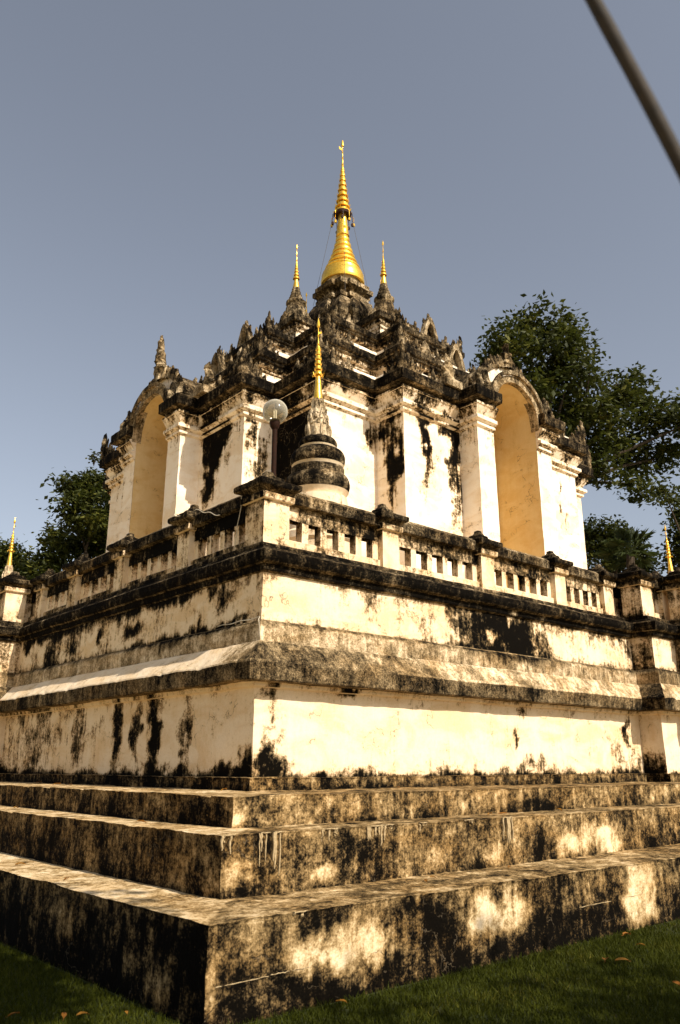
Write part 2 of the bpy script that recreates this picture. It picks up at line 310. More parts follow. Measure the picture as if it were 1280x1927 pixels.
def sweep(mb, poly, prof, dfun, step, closed=True, amp=.006, bev=.012, chip=None):
    prof = [(p[0], p[0], p[1]) if len(p) == 2 else p for p in prof]
    if bev: prof = bevel(prof, bev)
    n = len(poly); ne = n if closed else n-1
    nor = []
    for i in range(ne):
        a, b = poly[i], poly[(i+1) % n]; dx, dy = b[0]-a[0], b[1]-a[1]; L = math.hypot(dx, dy); nor.append((dy/L, -dx/L))
    def off(i, ox, oy):
        es = [nor[i % ne]] if closed or i < ne else []
        if closed or i > 0: es.append(nor[(i-1) % ne])
        nx = [e[0] for e in es if abs(e[0]) > .5]; ny = [e[1] for e in es if abs(e[1]) > .5]
        return (poly[i % n][0]+(nx[0]*ox if nx else 0), poly[i % n][1]+(ny[0]*oy if ny else 0))
    for e in range(ne):
        nn = Vector((nor[e][0], nor[e][1], 0)); a0, b0 = poly[e], poly[(e+1) % n]
        st = step((a0[0]+b0[0])/2, (a0[1]+b0[1])/2, nor[e]) if callable(step) else step
        nu = max(1, math.ceil(math.hypot(b0[0]-a0[0], b0[1]-a0[1])/st))
        for k in range(len(prof)-1):
            p, q = prof[k], prof[k+1]
            a, b = off(e, p[0], p[1]), off(e+1, p[0], p[1]); c, d = off(e, q[0], q[1]), off(e+1, q[0], q[1])
            do = (q[0]-p[0]) if abs(nn.x) > .5 else (q[1]-p[1]); dz = q[2]-p[2]; L = math.hypot(do, dz)
            nv = max(1, math.ceil(L/st)); fn_ = nn*(dz/L)-Vector((0, 0, 1))*(do/L)
            rows, dd = [], []
            for j in range(nv+1):
                t = j/nv; row = []
                A = (a[0]+(c[0]-a[0])*t, a[1]+(c[1]-a[1])*t); B = (b[0]+(d[0]-b[0])*t, b[1]+(d[1]-b[1])*t); z = p[2]+dz*t
                for i in range(nu+1):
                    u = i/nu; P = (A[0]+(B[0]-A[0])*u, A[1]+(B[1]-A[1])*u, z)
                    dd.append(dfun(*P, fn_) if callable(dfun) else dfun)
                    Q = wobble(P, amp) if amp else P
                    if chip:                             # broken arrises
                        ax = 0 if abs(nn.x) > .5 else 1; ho = p[ax]+(q[ax]-p[ax])*t; wgt = max(0.0, 1-math.hypot(ho-chip[ax], z-chip[2])/.06)
                        if wgt > 0:
                            al = P[1-ax]; cc = chip[3]*wgt*max(0.0, N(al*3.1, e*7.3, chip[2])+.7*N(al*9, e*3.3, chip[2]*3)-.30)
                            Q = (Q[0]-nn.x*cc, Q[1]-nn.y*cc, Q[2]-cc*.7)
                    row.append(Q)
                rows.append(row)
            mb.grid(rows, dd)
    return mb

# ---------------------------------------------------------------- ground
g = MB(); g.grid([[(-300+600*i/40, -300+600*j/40, 0) for i in range(41)] for j in range(41)], [0]*(41*41))
tag(part('lawn', g, 'soil'), 'green lawn around the stepped temple platform', 'lawn', kind='structure')

pv = MB()  # pale paving added out of view to bounce warm light onto shaded walls
for (x0, x1, y0, y1) in ((-70, -4.2, -60, 70), (-4.2, 60, -60, -6.4)):
    nx_, ny_ = 12, 12; pv.grid([[(x0+(x1-x0)*i/nx_, y0+(y1-y0)*j/ny_, .006) for i in range(nx_+1)] for j in range(ny_+1)], [0.0]*((nx_+1)*(ny_+1)))
tag(part('bounce_paving', pv, 'paving'), 'unseen pale concrete courtyard added beyond the lawn to bounce light', 'paving', kind='structure')

# ---------------------------------------------------------------- stepped platform
def ring(s0, s1, b0, b1, l0, l1):
    f = [(0, 0), (s0, 0), (s0, -b0), (s1, -b0), (s1, -b1), (20-s1, -b1), (20-s1, -b0), (20-s0, -b0), (20-s0, 0)]
    r = [(20, 0), (20, l0), (20+b0, l0), (20+b0, l1), (20+b1, l1), (20+b1, 20-l1), (20+b0, 20-l1), (20+b0, 20-l0), (20, 20-l0)]
    b = [(20-x, 20-y) for x, y in f]; l = [(20-x, 20-y) for x, y in r]
    return f+r+b+l
PL = ring(7.85, 8.62, .40, .85, 7.45, 8.25)
SQ = [(0, 0), (20, 0), (20, 20), (0, 20)]
def stp(fine):
    def f(x, y, n):
        if n[1] < -.5 and y < 2: return fine if x < 13 else .5
        if n[0] < -.5 and x < 2: return fine if y < 13 else .5
        return .9
    return f
plat = thing('temple_platform', 'whitewashed stepped platform with black mould stains carrying the temple tower', 'platform', (10, 10, 0))
TO = [(1.89, 2.29), (1.31, 1.52), (.88, 1.02), (.02, .02)]; TZ = [.615, 1.079, 1.345, 1.4745]
tb = [(.56, .70), (.42, .54), (.40, .52), (.46, .58)]
def tread_d(x, y, z, n): return (.34+.25*N(x*2, y*5, 0)) if abs(n.z) > .75 and y < x-.35 else 0
for i in range(4):
    (ox, oy), z = TO[i], TZ[i]; z0 = TZ[i-1]-.03 if i else -.05
    nx = TO[i+1] if i < 3 else (-.12, -.12)
    mb = sweep(MB(), SQ if i < 3 else PL, [(ox, oy, z0), (ox, oy, z-.012), (ox+.012, oy+.012, z), (nx[0]-.06, nx[1]-.06, z+.004)],
               dirt(tb[i][0], tb[i][1], bot=.45 if i == 0 else .25, zb=z0, bl=.36 if i == 0 else .14, top=-.10, zt=z, tl=.12, flat=[-.10, -.06, .0, .1][i], fn=tread_d), stp(.045), amp=.014, bev=.014, chip=(ox, oy, z, .06))
    s = part('step', mb, 'step', plat)
    if i == 0: step1 = s
    if i == 1: step2 = s
# lime runs that dripped over the step edges, and the mortar line along the lowest step
def drip(x, y, z, wd, ln, seed):
    rnd = random.Random(seed); mb = MB(); xx = x-wd/2
    lip = [(x-wd/2+wd*i/8, y+.002-.004*math.sin(math.pi*i/8), z-.008+.006*rnd.random()) for i in range(9)]
    mb.tube(lip, [.002+.004*math.sin(math.pi*i/8) for i in range(9)], 6, .1)
    while xx < x+wd/2:
        r = rnd.uniform(.007, .016); L = ln*rnd.choice((.25, .5, .75, 1.0))*rnd.uniform(.7, 1); n = 7
        mb.tube([(xx+.016*N(i*.6, seed, xx*9), y+.011+.003*N(i, xx*30, 2), z-.005-L*i/(n-1)) for i in range(n)], [r*(1.1-.45*i/(n-1))*(1 if i < n-1 else .5)*rnd.uniform(.8, 1.2) for i in range(n)], 5, .1)
        xx += r*1.2+rnd.choice((0, 0, .03, .05))
    return mb
for k, (x, wd, ln) in enumerate([(-1.25, .12, .26), (-.90, .10, .30), (-.76, .10, .44), (-.20, .20, .12), (.34, .22, .18), (.50, .1, .10), (.95, .10, .12), (1.62, .12, .08), (2.24, .16, .26)]):
    part('lime_run', drip(x, -1.535, 1.085, wd, ln, k), 'lime', step2)
part('lime_run', drip(-1.13, -2.303, .622, .12, .09, 31), 'lime', step1)
for k, (xa, xb) in enumerate([(-1.88, -1.40), (-1.38, -1.22), (-1.2, -1.05), (2.27, 2.95), (3.0, 3.45)]):
    m = MB(); pts = [(xa+(xb-xa)*i/12, -2.292+.006*N(i*.7, k, 0), .272+.014*xa+.008*N(i*.5, k*3, 1)) for i in range(13)]
    m.tube(pts, [.002+.005*abs(N(i*1.3, k*5, 2)) for i in range(13)], 6); part('mortar_line', m, 'lime', step1)

def far_dirty(x, y, z, n): return .14*max(0, min(1, (y-2.5)/4)) if n.x < -.5 else 0
part('lower_wall', sweep(MB(), PL, [(-.06, 1.46), (-.055, 2.40), (.0, 2.41), (.005, 2.455), (.03, 2.46)],
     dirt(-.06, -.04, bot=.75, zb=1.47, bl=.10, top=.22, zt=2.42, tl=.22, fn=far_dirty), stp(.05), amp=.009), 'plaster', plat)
def slope_d(x, y, z, n):
    if n.y < -.3 and n.z > .2: return .34*max(0, min(1, (2.6-x+N(x*3, z*6, 0))))-.36+.2*N(x*1.4, 3, 0)
    if n.x < -.3 and n.z > .2: return -.78+.6*max(0, 1-y/.7)
    return 0
part('eaves_band', sweep(MB(), PL, [(-.02, 2.455), (.165, 2.462), (.175, 2.665), (.15, 2.685), (-.07, -.0, 2.90), (-.09, -.02, 2.905)],
     dirt(.58, .60, flat=.5, fn=slope_d), stp(.05), amp=.012, bev=.014, chip=(.175, .175, 2.665, .05)), 'band', plat)
part('plinth_band', sweep(MB(), PL, [(-.09, -.03, 2.88), (-.095, -.035, 3.10), (-.12, -.06, 3.13), (-.135, -.075, 3.15), (-.2, -.13, 3.17)],
     dirt(.30, .24, flat=.5, top=.3, zt=3.14, tl=.06), stp(.05), amp=.009), 'band', plat)
part('upper_wall', sweep(MB(), PL, [(-.17, -.12, 3.15), (-.17, -.12, 3.74)],
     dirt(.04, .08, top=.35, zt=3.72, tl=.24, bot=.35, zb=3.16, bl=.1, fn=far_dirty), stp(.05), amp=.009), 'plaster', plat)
part('top_cornice', sweep(MB(), PL, [(-.18, -.13, 3.70), (-.14, -.07, 3.72), (-.13, -.06, 3.79), (-.09, .0, 3.81), (-.07, .03, 3.86), (-.07, .03, 3.94), (-.10, -.03, 3.965), (-.13, -.08, 3.975), (-.14, -.09, 4.0), (-.18, -.16, 4.01), (-.185, -.165, 4.075), (-.2, 4.085), (-.7, 4.085)],
     dirt(.74, .76, flat=.52, top=-.2, zt=4.08, tl=.1), stp(.05), amp=.011, bev=.01), 'stone', plat)
d = MB(); ins = [(.5, .5), (19.5, .5), (19.5, 19.5), (.5, 19.5)]
d.grid([[(.3+19.4*i/30, .3+19.4*j/30, 4.06) for i in range(31)] for j in range(31)], [-.1]*961)
part('deck', d, 'plaster', plat)

# ---------------------------------------------------------------- balustrade
bal = thing('balustrade', 'low plaster balustrade with square posts and capped rail round the platform top', 'balustrade', (10, 10, 4.08))
def sq(h): return [(-h, -h), (h, -h), (h, h), (-h, h)]
def post_mesh(h, z1, dd):
    m = sweep(MB(), sq(h), [(0, 0), (0, z1), (.045, z1+.01), (.05, z1+.085), (-.02, z1+.095), (-.02, z1+.12)],
              dirt(dd, dd+.25, top=.3, zt=z1, tl=.2, bot=.25, zb=0, bl=.08), .06, amp=.005, bev=.008)
    return m.mesh('post')
def cap_mesh(h, seed, dome=True):
    m = sweep(MB(), sq(h), [(-.03, 0), (.03, .03), (.09, .055), (.105, .075), (.105, .135), (.06, .155), (-.02, .16), (-.02, .195), (-.05, .20), (-.055, .24), (-h+.03, .27), (-h+.001, .28)],
              dirt(.68, .74, flat=.54), .045, amp=.014, bev=.01)
    if dome: m.lathe([(h*.66, .22), (h*.6, .255), (h*.42, .28), (h*.36, .315), (.02, .33)], 10, d=.6, wob=.6)
    return m.mesh('cap')
PM, PMb = post_mesh(.15, .54, .03), post_mesh(.19, .54, .03)
CMS = [cap_mesh(.16, i) for i in range(2)]; CMb = cap_mesh(.20, 5)
for me in (PM, PMb): me.materials.append(M['plaster'])
for me in CMS+[CMb]: me.materials.append(M['stone'])
BZ = 4.08
strip = sweep(MB(), [(-.052, -.06), (.052, -.06), (.052, .06), (-.052, .06)], [(0, 0), (0, .33)], dirt(.06, .26, top=.35, zt=.34, tl=.25), .06, amp=.004, bev=0).mesh('baluster')
strip.materials.append(M['plaster'])
npost = [0]
def post(x, y, big=False, rz=0):
    p = place('post', PMb if big else PM, bal, (x, y, BZ), rz)
    c = place('cap', CMb if big else CMS[npost[0] % 2], p, (x, y, BZ+.64), rz+random.uniform(-.04, .04)); npost[0] += 1
def run(a, b, ha=.15, hb=.15, fine=True):
    ax = 0 if abs(b[0]-a[0]) > abs(b[1]-a[1]) else 1
    L = (b[ax]-a[ax]); sg = 1 if L > 0 else -1
    s0, s1 = a[ax]+sg*ha, b[ax]-sg*hb; fx = a[1-ax]
    lo, hi = min(s0, s1), max(s0, s1); st = .06 if fine else .3
    def bar(name, h, prof, dd, mat, amp=.007):
        poly = [(lo, fx-h), (hi, fx-h), (hi, fx+h), (lo, fx+h)] if ax == 0 else [(fx-h, lo), (fx+h, lo), (fx+h, hi), (fx-h, hi)]
        # keep the ends flush: the long sides carry the moulding
        m = MB(); pf = [((0 if ax == 0 else p[0]), (p[0] if ax == 0 else 0), p[1]) for p in prof]
        sweep(m, poly, pf, dd, st, amp=amp, bev=.006); part(name, m, mat, bal)
    bar('kerb', .10, [(0, BZ-.01), (0, BZ+.13), (-.04, BZ+.135)], dirt(.22, .5, top=.0), 'plaster')
    bar('upper_strip', .065, [(0, BZ+.395), (0, BZ+.60)], dirt(.56, .8), 'plaster')  # colour darkened to carry the shadow band under the rail
    bar('rail', .12, [(-.06, BZ+.575), (.03, BZ+.585), (.035, BZ+.72), (.0, BZ+.75), (-.05, BZ+.785), (-.119, BZ+.79)], dirt(.58, .64, flat=.46), 'stone', .012)
    if not fine:
        bar('panel', .05, [(0, BZ+.12), (0, BZ+.44)], dirt(.3, .5), 'plaster'); return
    n = max(2, round((hi-lo)/.325)); pitch = (hi-lo-.104)/n
    for i in range(n+1):
        s = lo+.052+pitch*i
        place('baluster', strip, bal, ((s, fx, BZ+.115) if ax == 0 else (fx, s, BZ+.115)), 0 if ax == 0 else math.pi/2, (1, 1, .93))
Y0 = .42
F = [(Y0, Y0), (2.36, Y0), (4.40, Y0), (6.27, Y0), (7.72, Y0)]
L = [(Y0, Y0), (Y0, 2.15), (Y0, 4.05), (Y0, 5.75), (Y0, 7.2)]
post(Y0, Y0, True)
for A in (F, L):
    for i in range(1, len(A)):
        post(*A[i]); run(A[i-1], A[i], .19 if i == 1 else .15)
# the bays half way along each side
run((7.72, Y0), (8.30, Y0), .15, 0, False); run((8.22, .02), (8.22, .54), .19, 0, False); run((Y0, 7.2), (Y0, 7.94), .15, 0, False); run((.02, 7.86), (.54, 7.86), .19, 0, False)
post(8.22, .02, True); run((8.22, .02), (9.0, .02), .19, .15); post(9.0, .02); post(9.05, -.42, True); run((9.05, -.42), (10.95, -.42), .19, .19, False); post(10.95, -.42, True); post(11.0, .02); post(11.78, .02, True); post(12.28, Y0)
post(.02, 7.86, True); run((.02, 7.86), (.02, 8.62), .19, .15); post(.02, 8.62); post(-.42, 8.66, True); run((-.42, 8.66), (-.42, 11.34), .19, .19, False); post(-.42, 11.34, True); post(.02, 11.38); post(.02, 12.14, True); post(Y0, 12.8)
for A, B in (((12.28, Y0), (19.58, Y0)), ((Y0, 12.8), (Y0, 19.58))):
    ax = 0 if B[0] > A[0]+1 else 1
    pts = [tuple(A[k]+(B[k]-A[k])*i/4 for k in (0, 1)) for i in range(5)]
    for i in range(4): run(pts[i], pts[i+1], fine=False); post(*pts[i+1])
for A, B in (((19.58, Y0), (19.58, 19.58)), ((Y0, 19.58), (19.58, 19.58))):
    pts = [tuple(A[k]+(B[k]-A[k])*i/8 for k in (0, 1)) for i in range(9)]
    for i in range(8):
        run(pts[i], pts[i+1], fine=False)
        if i < 7 or A[0] < 1: post(*pts[i+1])

# ---------------------------------------------------------------- the tower
C = 10.0
chedi = thing('temple_tower', 'white redented temple tower with mouldy cornices, arched niches and gilded spire', 'tower', (C, C, 4.06))
def rot(p, q):
    x, y = p[0], p[1]
    for _ in range(q): x, y = y, -x           # quarter turns clockwise
    return (x+C, y+C)
QUAD = [(-6.2, -.84), (-6.34, -.84), (-6.34, -1.43), (-5.8, -1.43), (-5.8, -3.29), (-4.92, -3.29), (-4.92, -4.92),
        (-3.29, -4.92), (-3.29, -5.8), (-1.43, -5.8), (-1.43, -6.34), (-.84, -6.34), (-.84, -6.2)]
BODY = [(-5.8, -3.29), (-4.92, -3.29), (-4.92, -4.92), (-3.29, -4.92), (-3.29, -5.8)]
def ring4(seg):
    out = []
    for q in range(4):
        s = seg
        for _ in range(q): s = [(-y, x) for x, y in s]      # counter-clockwise
        out += s
    return [(x+C, y+C) for x, y in out]
def quad(q, s=None):
    s = s or QUAD
    for _ in range(q): s = [(-y, x) for x, y in s]
    return [(x+C, y+C) for x, y in s]
def tst(x, y, n):
    return .09 if (x < 14 and y < 7 and n[1] < -.5) or (x < 7 and y < 14 and n[0] < -.5) or (x+y < 16) else .5
def ends(mb, P, prof, d):
    for i, j in ((0, 1), (-1, -2)):
        a, b_ = Vector(P[i]), Vector(P[j]); t = (b_-a).normalized(); nrm = Vector((t.y, -t.x)) if i == 0 else Vector((-t.y, t.x))
        pts = [(a.x+nrm.x*o, a.y+nrm.y*o, z) for o, z in prof if o > 0]; pts += [(a.x, a.y, pts[-1][2]), (a.x, a.y, pts[0][2])]
        mb.add(pts, [tuple(range(len(pts)))], d)
    return mb
def vis(x, y, n): return .10 if (x+y < 21) else .4
for q in range(4):
    P = quad(q, QUAD[1:-1]); st = tst
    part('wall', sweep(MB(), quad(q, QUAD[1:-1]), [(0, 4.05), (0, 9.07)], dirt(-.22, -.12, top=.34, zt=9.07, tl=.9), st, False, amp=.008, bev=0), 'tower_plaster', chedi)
    CP = [(0, 9.05), (.065, 9.085), (.065, 9.14), (.04, 9.15), (.14, 9.21), (.14, 9.29), (.05, 9.31), (.05, 9.36), (.08, 9.40), (.17, 9.54), (.19, 9.55), (.19, 9.60), (.10, 9.62)]
    KP = [(.08, 9.61), (.08, 9.67), (.30, 9.69), (.31, 9.93), (.27, 9.965), (-.06, 9.98), (-.3, 10.0)]
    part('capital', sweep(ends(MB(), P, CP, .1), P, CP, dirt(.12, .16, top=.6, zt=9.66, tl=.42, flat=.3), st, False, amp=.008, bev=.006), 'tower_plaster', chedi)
    part('cornice', sweep(ends(MB(), P, KP, .7), P, KP,
         dirt(.72, .76, flat=.54), st, False, amp=.02, bev=.015), 'stone', chedi)
B = ring4(BODY)
for q in range(4):
    P = quad(q, [(-5.8, -1.12)]+BODY+[(-1.12, -5.8)])
    part('roof_course', sweep(MB(), P, [(-.02, 9.96), (-.03, 10.22), (-.10, 10.235), (-.30, 10.24), (-.30, 10.33), (-.34, 10.35), (-.36, 10.46), (-.62, 10.50)], dirt(-.15, -.02, top=.1, zt=10.5, tl=.1, flat=.3), vis, False, amp=.008), 'tower_plaster', chedi)
part('storey', sweep(MB(), B, [(-.60, 10.46), (-.62, 10.62), (-.80, 10.68), (-.82, 10.80), (-1.30, 10.86), (-1.34, 10.98), (-1.34, 11.12), (-1.28, 11.15), (-1.28, 11.21), (-1.20, 11.25), (-1.18, 11.33), (-1.24, 11.35)],
     dirt(.30, .34, flat=.42, top=.4, zt=11.35, tl=.25), vis, amp=.01), 'tower_plaster', chedi)
part('cornice', sweep(MB(), B, [(-1.3, 11.34), (-1.16, 11.37), (-1.15, 11.43), (-1.10, 11.46), (-1.09, 11.62), (-1.13, 11.65), (-1.4, 11.66)], dirt(.64, .70, flat=.5), vis, amp=.02, bev=.015), 'stone', chedi)
part('roof_course', sweep(MB(), B, [(-1.30, 11.64), (-1.31, 11.84), (-1.44, 11.86), (-1.46, 11.98), (-1.7, 12.02)], dirt(.12, .2, flat=.35), vis, amp=.008), 'tower_plaster', chedi)
part('storey', sweep(MB(), B, [(-1.66, 12.0), (-1.7, 12.12), (-2.1, 12.16), (-2.2, 12.22), (-2.22, 12.44), (-2.16, 12.47), (-2.16, 12.53), (-2.08, 12.57), (-2.06, 12.64), (-2.12, 12.66)],
     dirt(.30, .34, flat=.42, top=.35, zt=12.66, tl=.22), vis, amp=.01), 'tower_plaster', chedi)
part('cornice', sweep(MB(), B, [(-2.15, 12.65), (-2.04, 12.68), (-2.03, 12.74), (-1.98, 12.77), (-1.97, 12.93), (-2.01, 12.96), (-2.6, 12.97)], dirt(.62, .68, flat=.5), vis, amp=.02, bev=.015), 'stone', chedi)
ARM = [(-2.35, -.62), (-1.15, -.62), (-1.15, -1.15), (-.62, -1.15), (-.62, -2.35)]
A4 = ring4(ARM)
part('storey', sweep(MB(), A4, [(.30, 12.95), (.30, 13.15), (.18, 13.2), (.18, 13.32), (.02, 13.38), (0, 13.66), (.05, 13.70), (.05, 13.76), (.12, 13.81), (.13, 13.89), (.08, 13.91)],
     dirt(.30, .34, flat=.42, top=.3, zt=13.9, tl=.2), vis, amp=.01), 'tower_plaster', chedi)
part('cornice', sweep(MB(), A4, [(.06, 13.90), (.2, 13.93), (.21, 14.12), (.17, 14.15), (-.5, 14.17)], dirt(.54, .62, flat=.5), vis, amp=.018, bev=.014), 'stone', chedi)
d = MB(); d.box(C-2.4, C+2.4, C-.6, C+.6, 13.9, 14.16, .5); d.box(C-.6, C+.6, C-2.4, C+2.4, 13.9, 14.158, .5); d.box(C-1.2, C+1.2, C-1.2, C+1.2, 13.9, 14.3, .5)
part('roof_slab', d, 'stone', chedi)
RED = [(-.98, -.42), (-.80, -.42), (-.80, -.80), (-.42, -.80), (-.42, -.98)]
part('carved_drum', sweep(MB(), ring4(RED), [(.12, 14.2), (.13, 14.55), (.06, 14.62), (.06, 14.72), (.16, 14.85), (.15, 15.05), (.05, 15.3), (-.10, 15.52), (-.2, 15.64)], dirt(.50, .56, flat=.5), .09, amp=.035, bev=.02), 'stone', chedi)
RED2 = [(-.70, -.30), (-.58, -.30), (-.58, -.58), (-.30, -.58), (-.30, -.70)]
part('drum_cornice', sweep(MB(), ring4(RED2), [(.0, 15.58), (.10, 15.62), (.10, 15.74), (-.06, 15.80), (-.06, 15.92), (.02, 15.98), (.12, 16.06), (.12, 16.22), (.04, 16.26), (-.28, 16.28)], dirt(.34, .46, flat=.5), .08, amp=.012, bev=.01), 'stone', chedi)
n = MB(); n.lathe([(.56, 16.2), (.58, 16.32), (.53, 16.45), (.55, 16.58), (.56, 16.75)], 32, (C, C), .15, wob=.03); part('bell_neck', n, 'tower_plaster', chedi)

# gilded spire
sp = MB(); sp.lathe([(.60, 16.52), (.70, 16.50), (.715, 16.56), (.71, 16.62), (.69, 16.64), (.69, 16.80), (.66, 16.85), (.655, 16.90), (.60, 16.95), (.60, 17.0), (.575, 17.02)], 48, (C, C), 0)
part('gilded_skirt', sp, 'gold', chedi)
sp = MB(); prof = []; r, z = .575, 17.0
for i in range(6):
    prof += [(r*.80, z), (r*.97, z+.015), (r*1.02, z+.06), (r*.99, z+.12), (r*.84, z+.165), (r*.80, z+.21)]; r *= .835; z += .225
prof += [(.225, z+.02), (.21, z+.1)]
sp.lathe(prof, 40, (C, C), 0); part('ringed_cone', sp, 'gold', chedi)
sp = MB(); sp.lathe([(.215, z+.05), (.19, z+.3), (.145, z+.75), (.12, 19.5)], 32, (C, C), 0); part('smooth_cone', sp, 'gold', chedi)
def crown(mb, c, z0, z1, r0, r1, tiers, spikes=8):
    for k in range(tiers):
        f = k/tiers; zz = z0+(z1-z0)*(1-(1-f)**1.15); hh = (z1-z0)/tiers; r = r0+(r1-r0)*f**.7
        mb.lathe([(r*.62, zz), (r, zz+.02*hh), (r*1.02, zz+.16*hh), (r*.82, zz+.3*hh), (r*.74, zz+.75*hh), (r*.5, zz+hh)], 16, c, 0)
        for i in range(spikes):
            a = 2*math.pi*(i+.5*(k % 2))/spikes; q = r*.98
            x, y = c[0]+q*math.cos(a), c[1]+q*math.sin(a); s = r*.14; o = r*.18
            ca, sa = math.cos(a), math.sin(a)
            mb.add([(x-sa*s, y+ca*s, zz+.1*hh), (x+sa*s, y-ca*s, zz+.1*hh), (x-ca*s, y-sa*s, zz+.1*hh), (x+ca*o, y+sa*o, zz+.62*hh)], [(0, 1, 3), (1, 2, 3), (2, 0, 3), (0, 2, 1)], 0)
cr = MB(); crown(cr, (C, C), 19.25, 21.1, .30, .05, 9, 10); part('crown', cr, 'gold', chedi)
fn = MB(); fn.lathe([(.05, 21.0), (.028, 21.2), (.05, 21.24), (.026, 21.3), (.02, 21.5), (.038, 21.53), (.018, 21.58), (.014, 21.75), (.032, 21.78), (.013, 21.82), (.011, 22.0), (.05, 22.04), (.055, 22.08), (.04, 22.14), (.03, 22.24), (.006, 22.30)], 14, (C, C), 0)
fn.add([(C-.02, C, 21.84), (C-.14, C+.01, 21.86), (C-.16, C, 21.95), (C-.02, C+.006, 21.93), (C-.02, C+.016, 21.84), (C-.14, C+.02, 21.86)], [(0, 1, 2, 3), (4, 3, 2, 5), (0, 4, 5, 1), (1, 5, 2)], 0)
part('finial', fn, 'gold', chedi)
sk = MB(); sk.lathe([(.12, 19.22), (.28, 19.18), (.31, 19.26), (.2, 19.33)], 20, (C, C), 0); part('crown_underside', sk, 'dark_red', chedi)
for i in range(10):
    a = 2*math.pi*i/10+.2; rr = .34+.05*(i % 2); x, y = C+rr*math.cos(a), C+rr*math.sin(a)
    b = MB(); b.tube([(C+.25*math.cos(a), C+.25*math.sin(a), 19.26), (x, y, 19.17), (x, y, 19.02-.08*(i % 3))], .012, 5)
    b.lathe([(.015, 18.98-.08*(i % 3)), (.05, 18.9-.08*(i % 3)), (.035, 18.84-.08*(i % 3))][::-1], 7, (x, y), 0)
    part('hanging_bell', b, 'gold' if i % 2 else 'dark_red', chedi)
for i in range(4):
    a = math.pi/4+i*math.pi/2+.15
    b = MB(); b.tube([(C+.30*math.cos(a), C+.30*math.sin(a), 19.2), (C+.95*math.cos(a), C+.95*math.sin(a), 15.7)], .006, 4); part('stay_wire', b, 'wire', chedi)

# small spires on the four arms of the top storey
def mini():
    st = MB()
    st.lathe([(.46, 0), (.48, .12), (.42, .2), (.42, .3), (.36, .36), (.33, .5), (.29, .72), (.27, .8), (.31, .86), (.31, .93), (.25, .97), (.20, 1.02), (.21, 1.08), (.17, 1.12), (.18, 1.18), (.145, 1.22), (.155, 1.28), (.125, 1.33), (.13, 1.39), (.105, 1.45)], 24, d=.42, wob=.08)
    for i in range(10):
        a = 2*math.pi*i/10
        st.lathe([(.11, .02), (.12, .2), (.06, .42), (.005, .5)], 6, (.40*math.cos(a), .40*math.sin(a)), .5)
    gd = MB(); gd.lathe([(.11, 1.42), (.105, 1.46), (.05, 1.78), (.045, 1.84)], 16)
    crown(gd, (0, 0), 1.76, 2.32, .105, .03, 5, 6)
    gd.lathe([(.03, 2.28), (.016, 2.4), (.03, 2.43), (.013, 2.47), (.011, 2.6), (.024, 2.62), (.01, 2.66), (.009, 2.84), (.03, 2.87), (.03, 2.92), (.004, 3.02)], 8)
    gd.add([(.01, 0, 2.66), (.10, .005, 2.67), (.08, .0, 2.76), (.01, .008, 2.73)], [(0, 1, 2), (0, 2, 3), (0, 3, 1), (1, 3, 2)], 0)
    a, b = st.mesh('small_spire_base'), gd.mesh('small_spire_gilding'); a.materials.append(M['stone']); b.materials.append(M['gold']); return a, b
ma, mbm = mini()
for q in range(4):
    x, y = rot((0, -1.9), q); s = place('small_spire', ma, chedi, (x, y, 14.15)); place('gilding', mbm, s, (x, y, 14.15), random.random())

# ---- ornaments
def flame(mb, base, lat, out, w, h, t, lean=0.0, seed=0, d=.5, rows=10, nr=9):
    base, lat, out = Vector(base), Vector(lat).normalized(), Vector(out).normalized(); rws, dd = [], []
    for j in range(rows):
        f = j/rows; hw = w/2*((1-f)**.75)*(1+.22*math.sin(f*21+seed*1.7))*(1 if f > .12 else .8+f); tt = t/2*(1-.65*f)
        row = []
        for k in range(nr):
            a = 2*math.pi*k/nr; p = base+lat*(hw*math.cos(a)+lean*f*f)+out*(tt*math.sin(a)+.06*h*math.sin(f*2.4))+Vector((0, 0, h*f))
            e = .09*w; p += Vector((N(p.x*9+seed, p.y*9, p.z*9), N(p.x*9, p.y*9+seed, p.z*9+4), N(p.x*9+8, p.y*9, p.z*9+seed)))*e*2
            row.append(tuple(p)); dd.append(d+.4*N(p.x*5+seed, p.y*5, p.z*5))
        rws.append(row)
    mb.grid(rws, dd, True); b = len(mb.v)-nr
    mb.add([tuple(base+lat*lean+Vector((0, 0, h))+out*.03*h)], [], d); tip = len(mb.v)-1
    for k in range(nr): mb.f.append((b+k, b+(k+1) % nr, tip))
def antefix(seed):
    mb = MB(); dg = Vector((1, -1, 0))
    flame(mb, (.06, .06, 0), (1, -1, 0), (-1, -1, 0), .34, 1.0, .26, 0, seed, .56)
    for k, (o, h, w) in enumerate([(.22, .74, .26), (.42, .55, .24), (.60, .38, .22), (.76, .24, .2)]):
        flame(mb, (o, .05, 0), (1, 0, 0), (0, -1, 0), w, h, .14, .05, seed+k, .56, 8, 8)
        flame(mb, (.05, o, 0), (0, 1, 0), (-1, 0, 0), w, h, .14, .05, seed+k+5, .60, 8, 8)
    mb.box(-.02, .8, -.02, .10, -.03, .08, .5); mb.box(-.022, .10, .10, .8, -.031, .079, .5)
    me = mb.mesh('corner_antefix', ang=50); me.materials.append(M['stone']); return me
AN = [antefix(3), antefix(11), antefix(23)]
k = 0
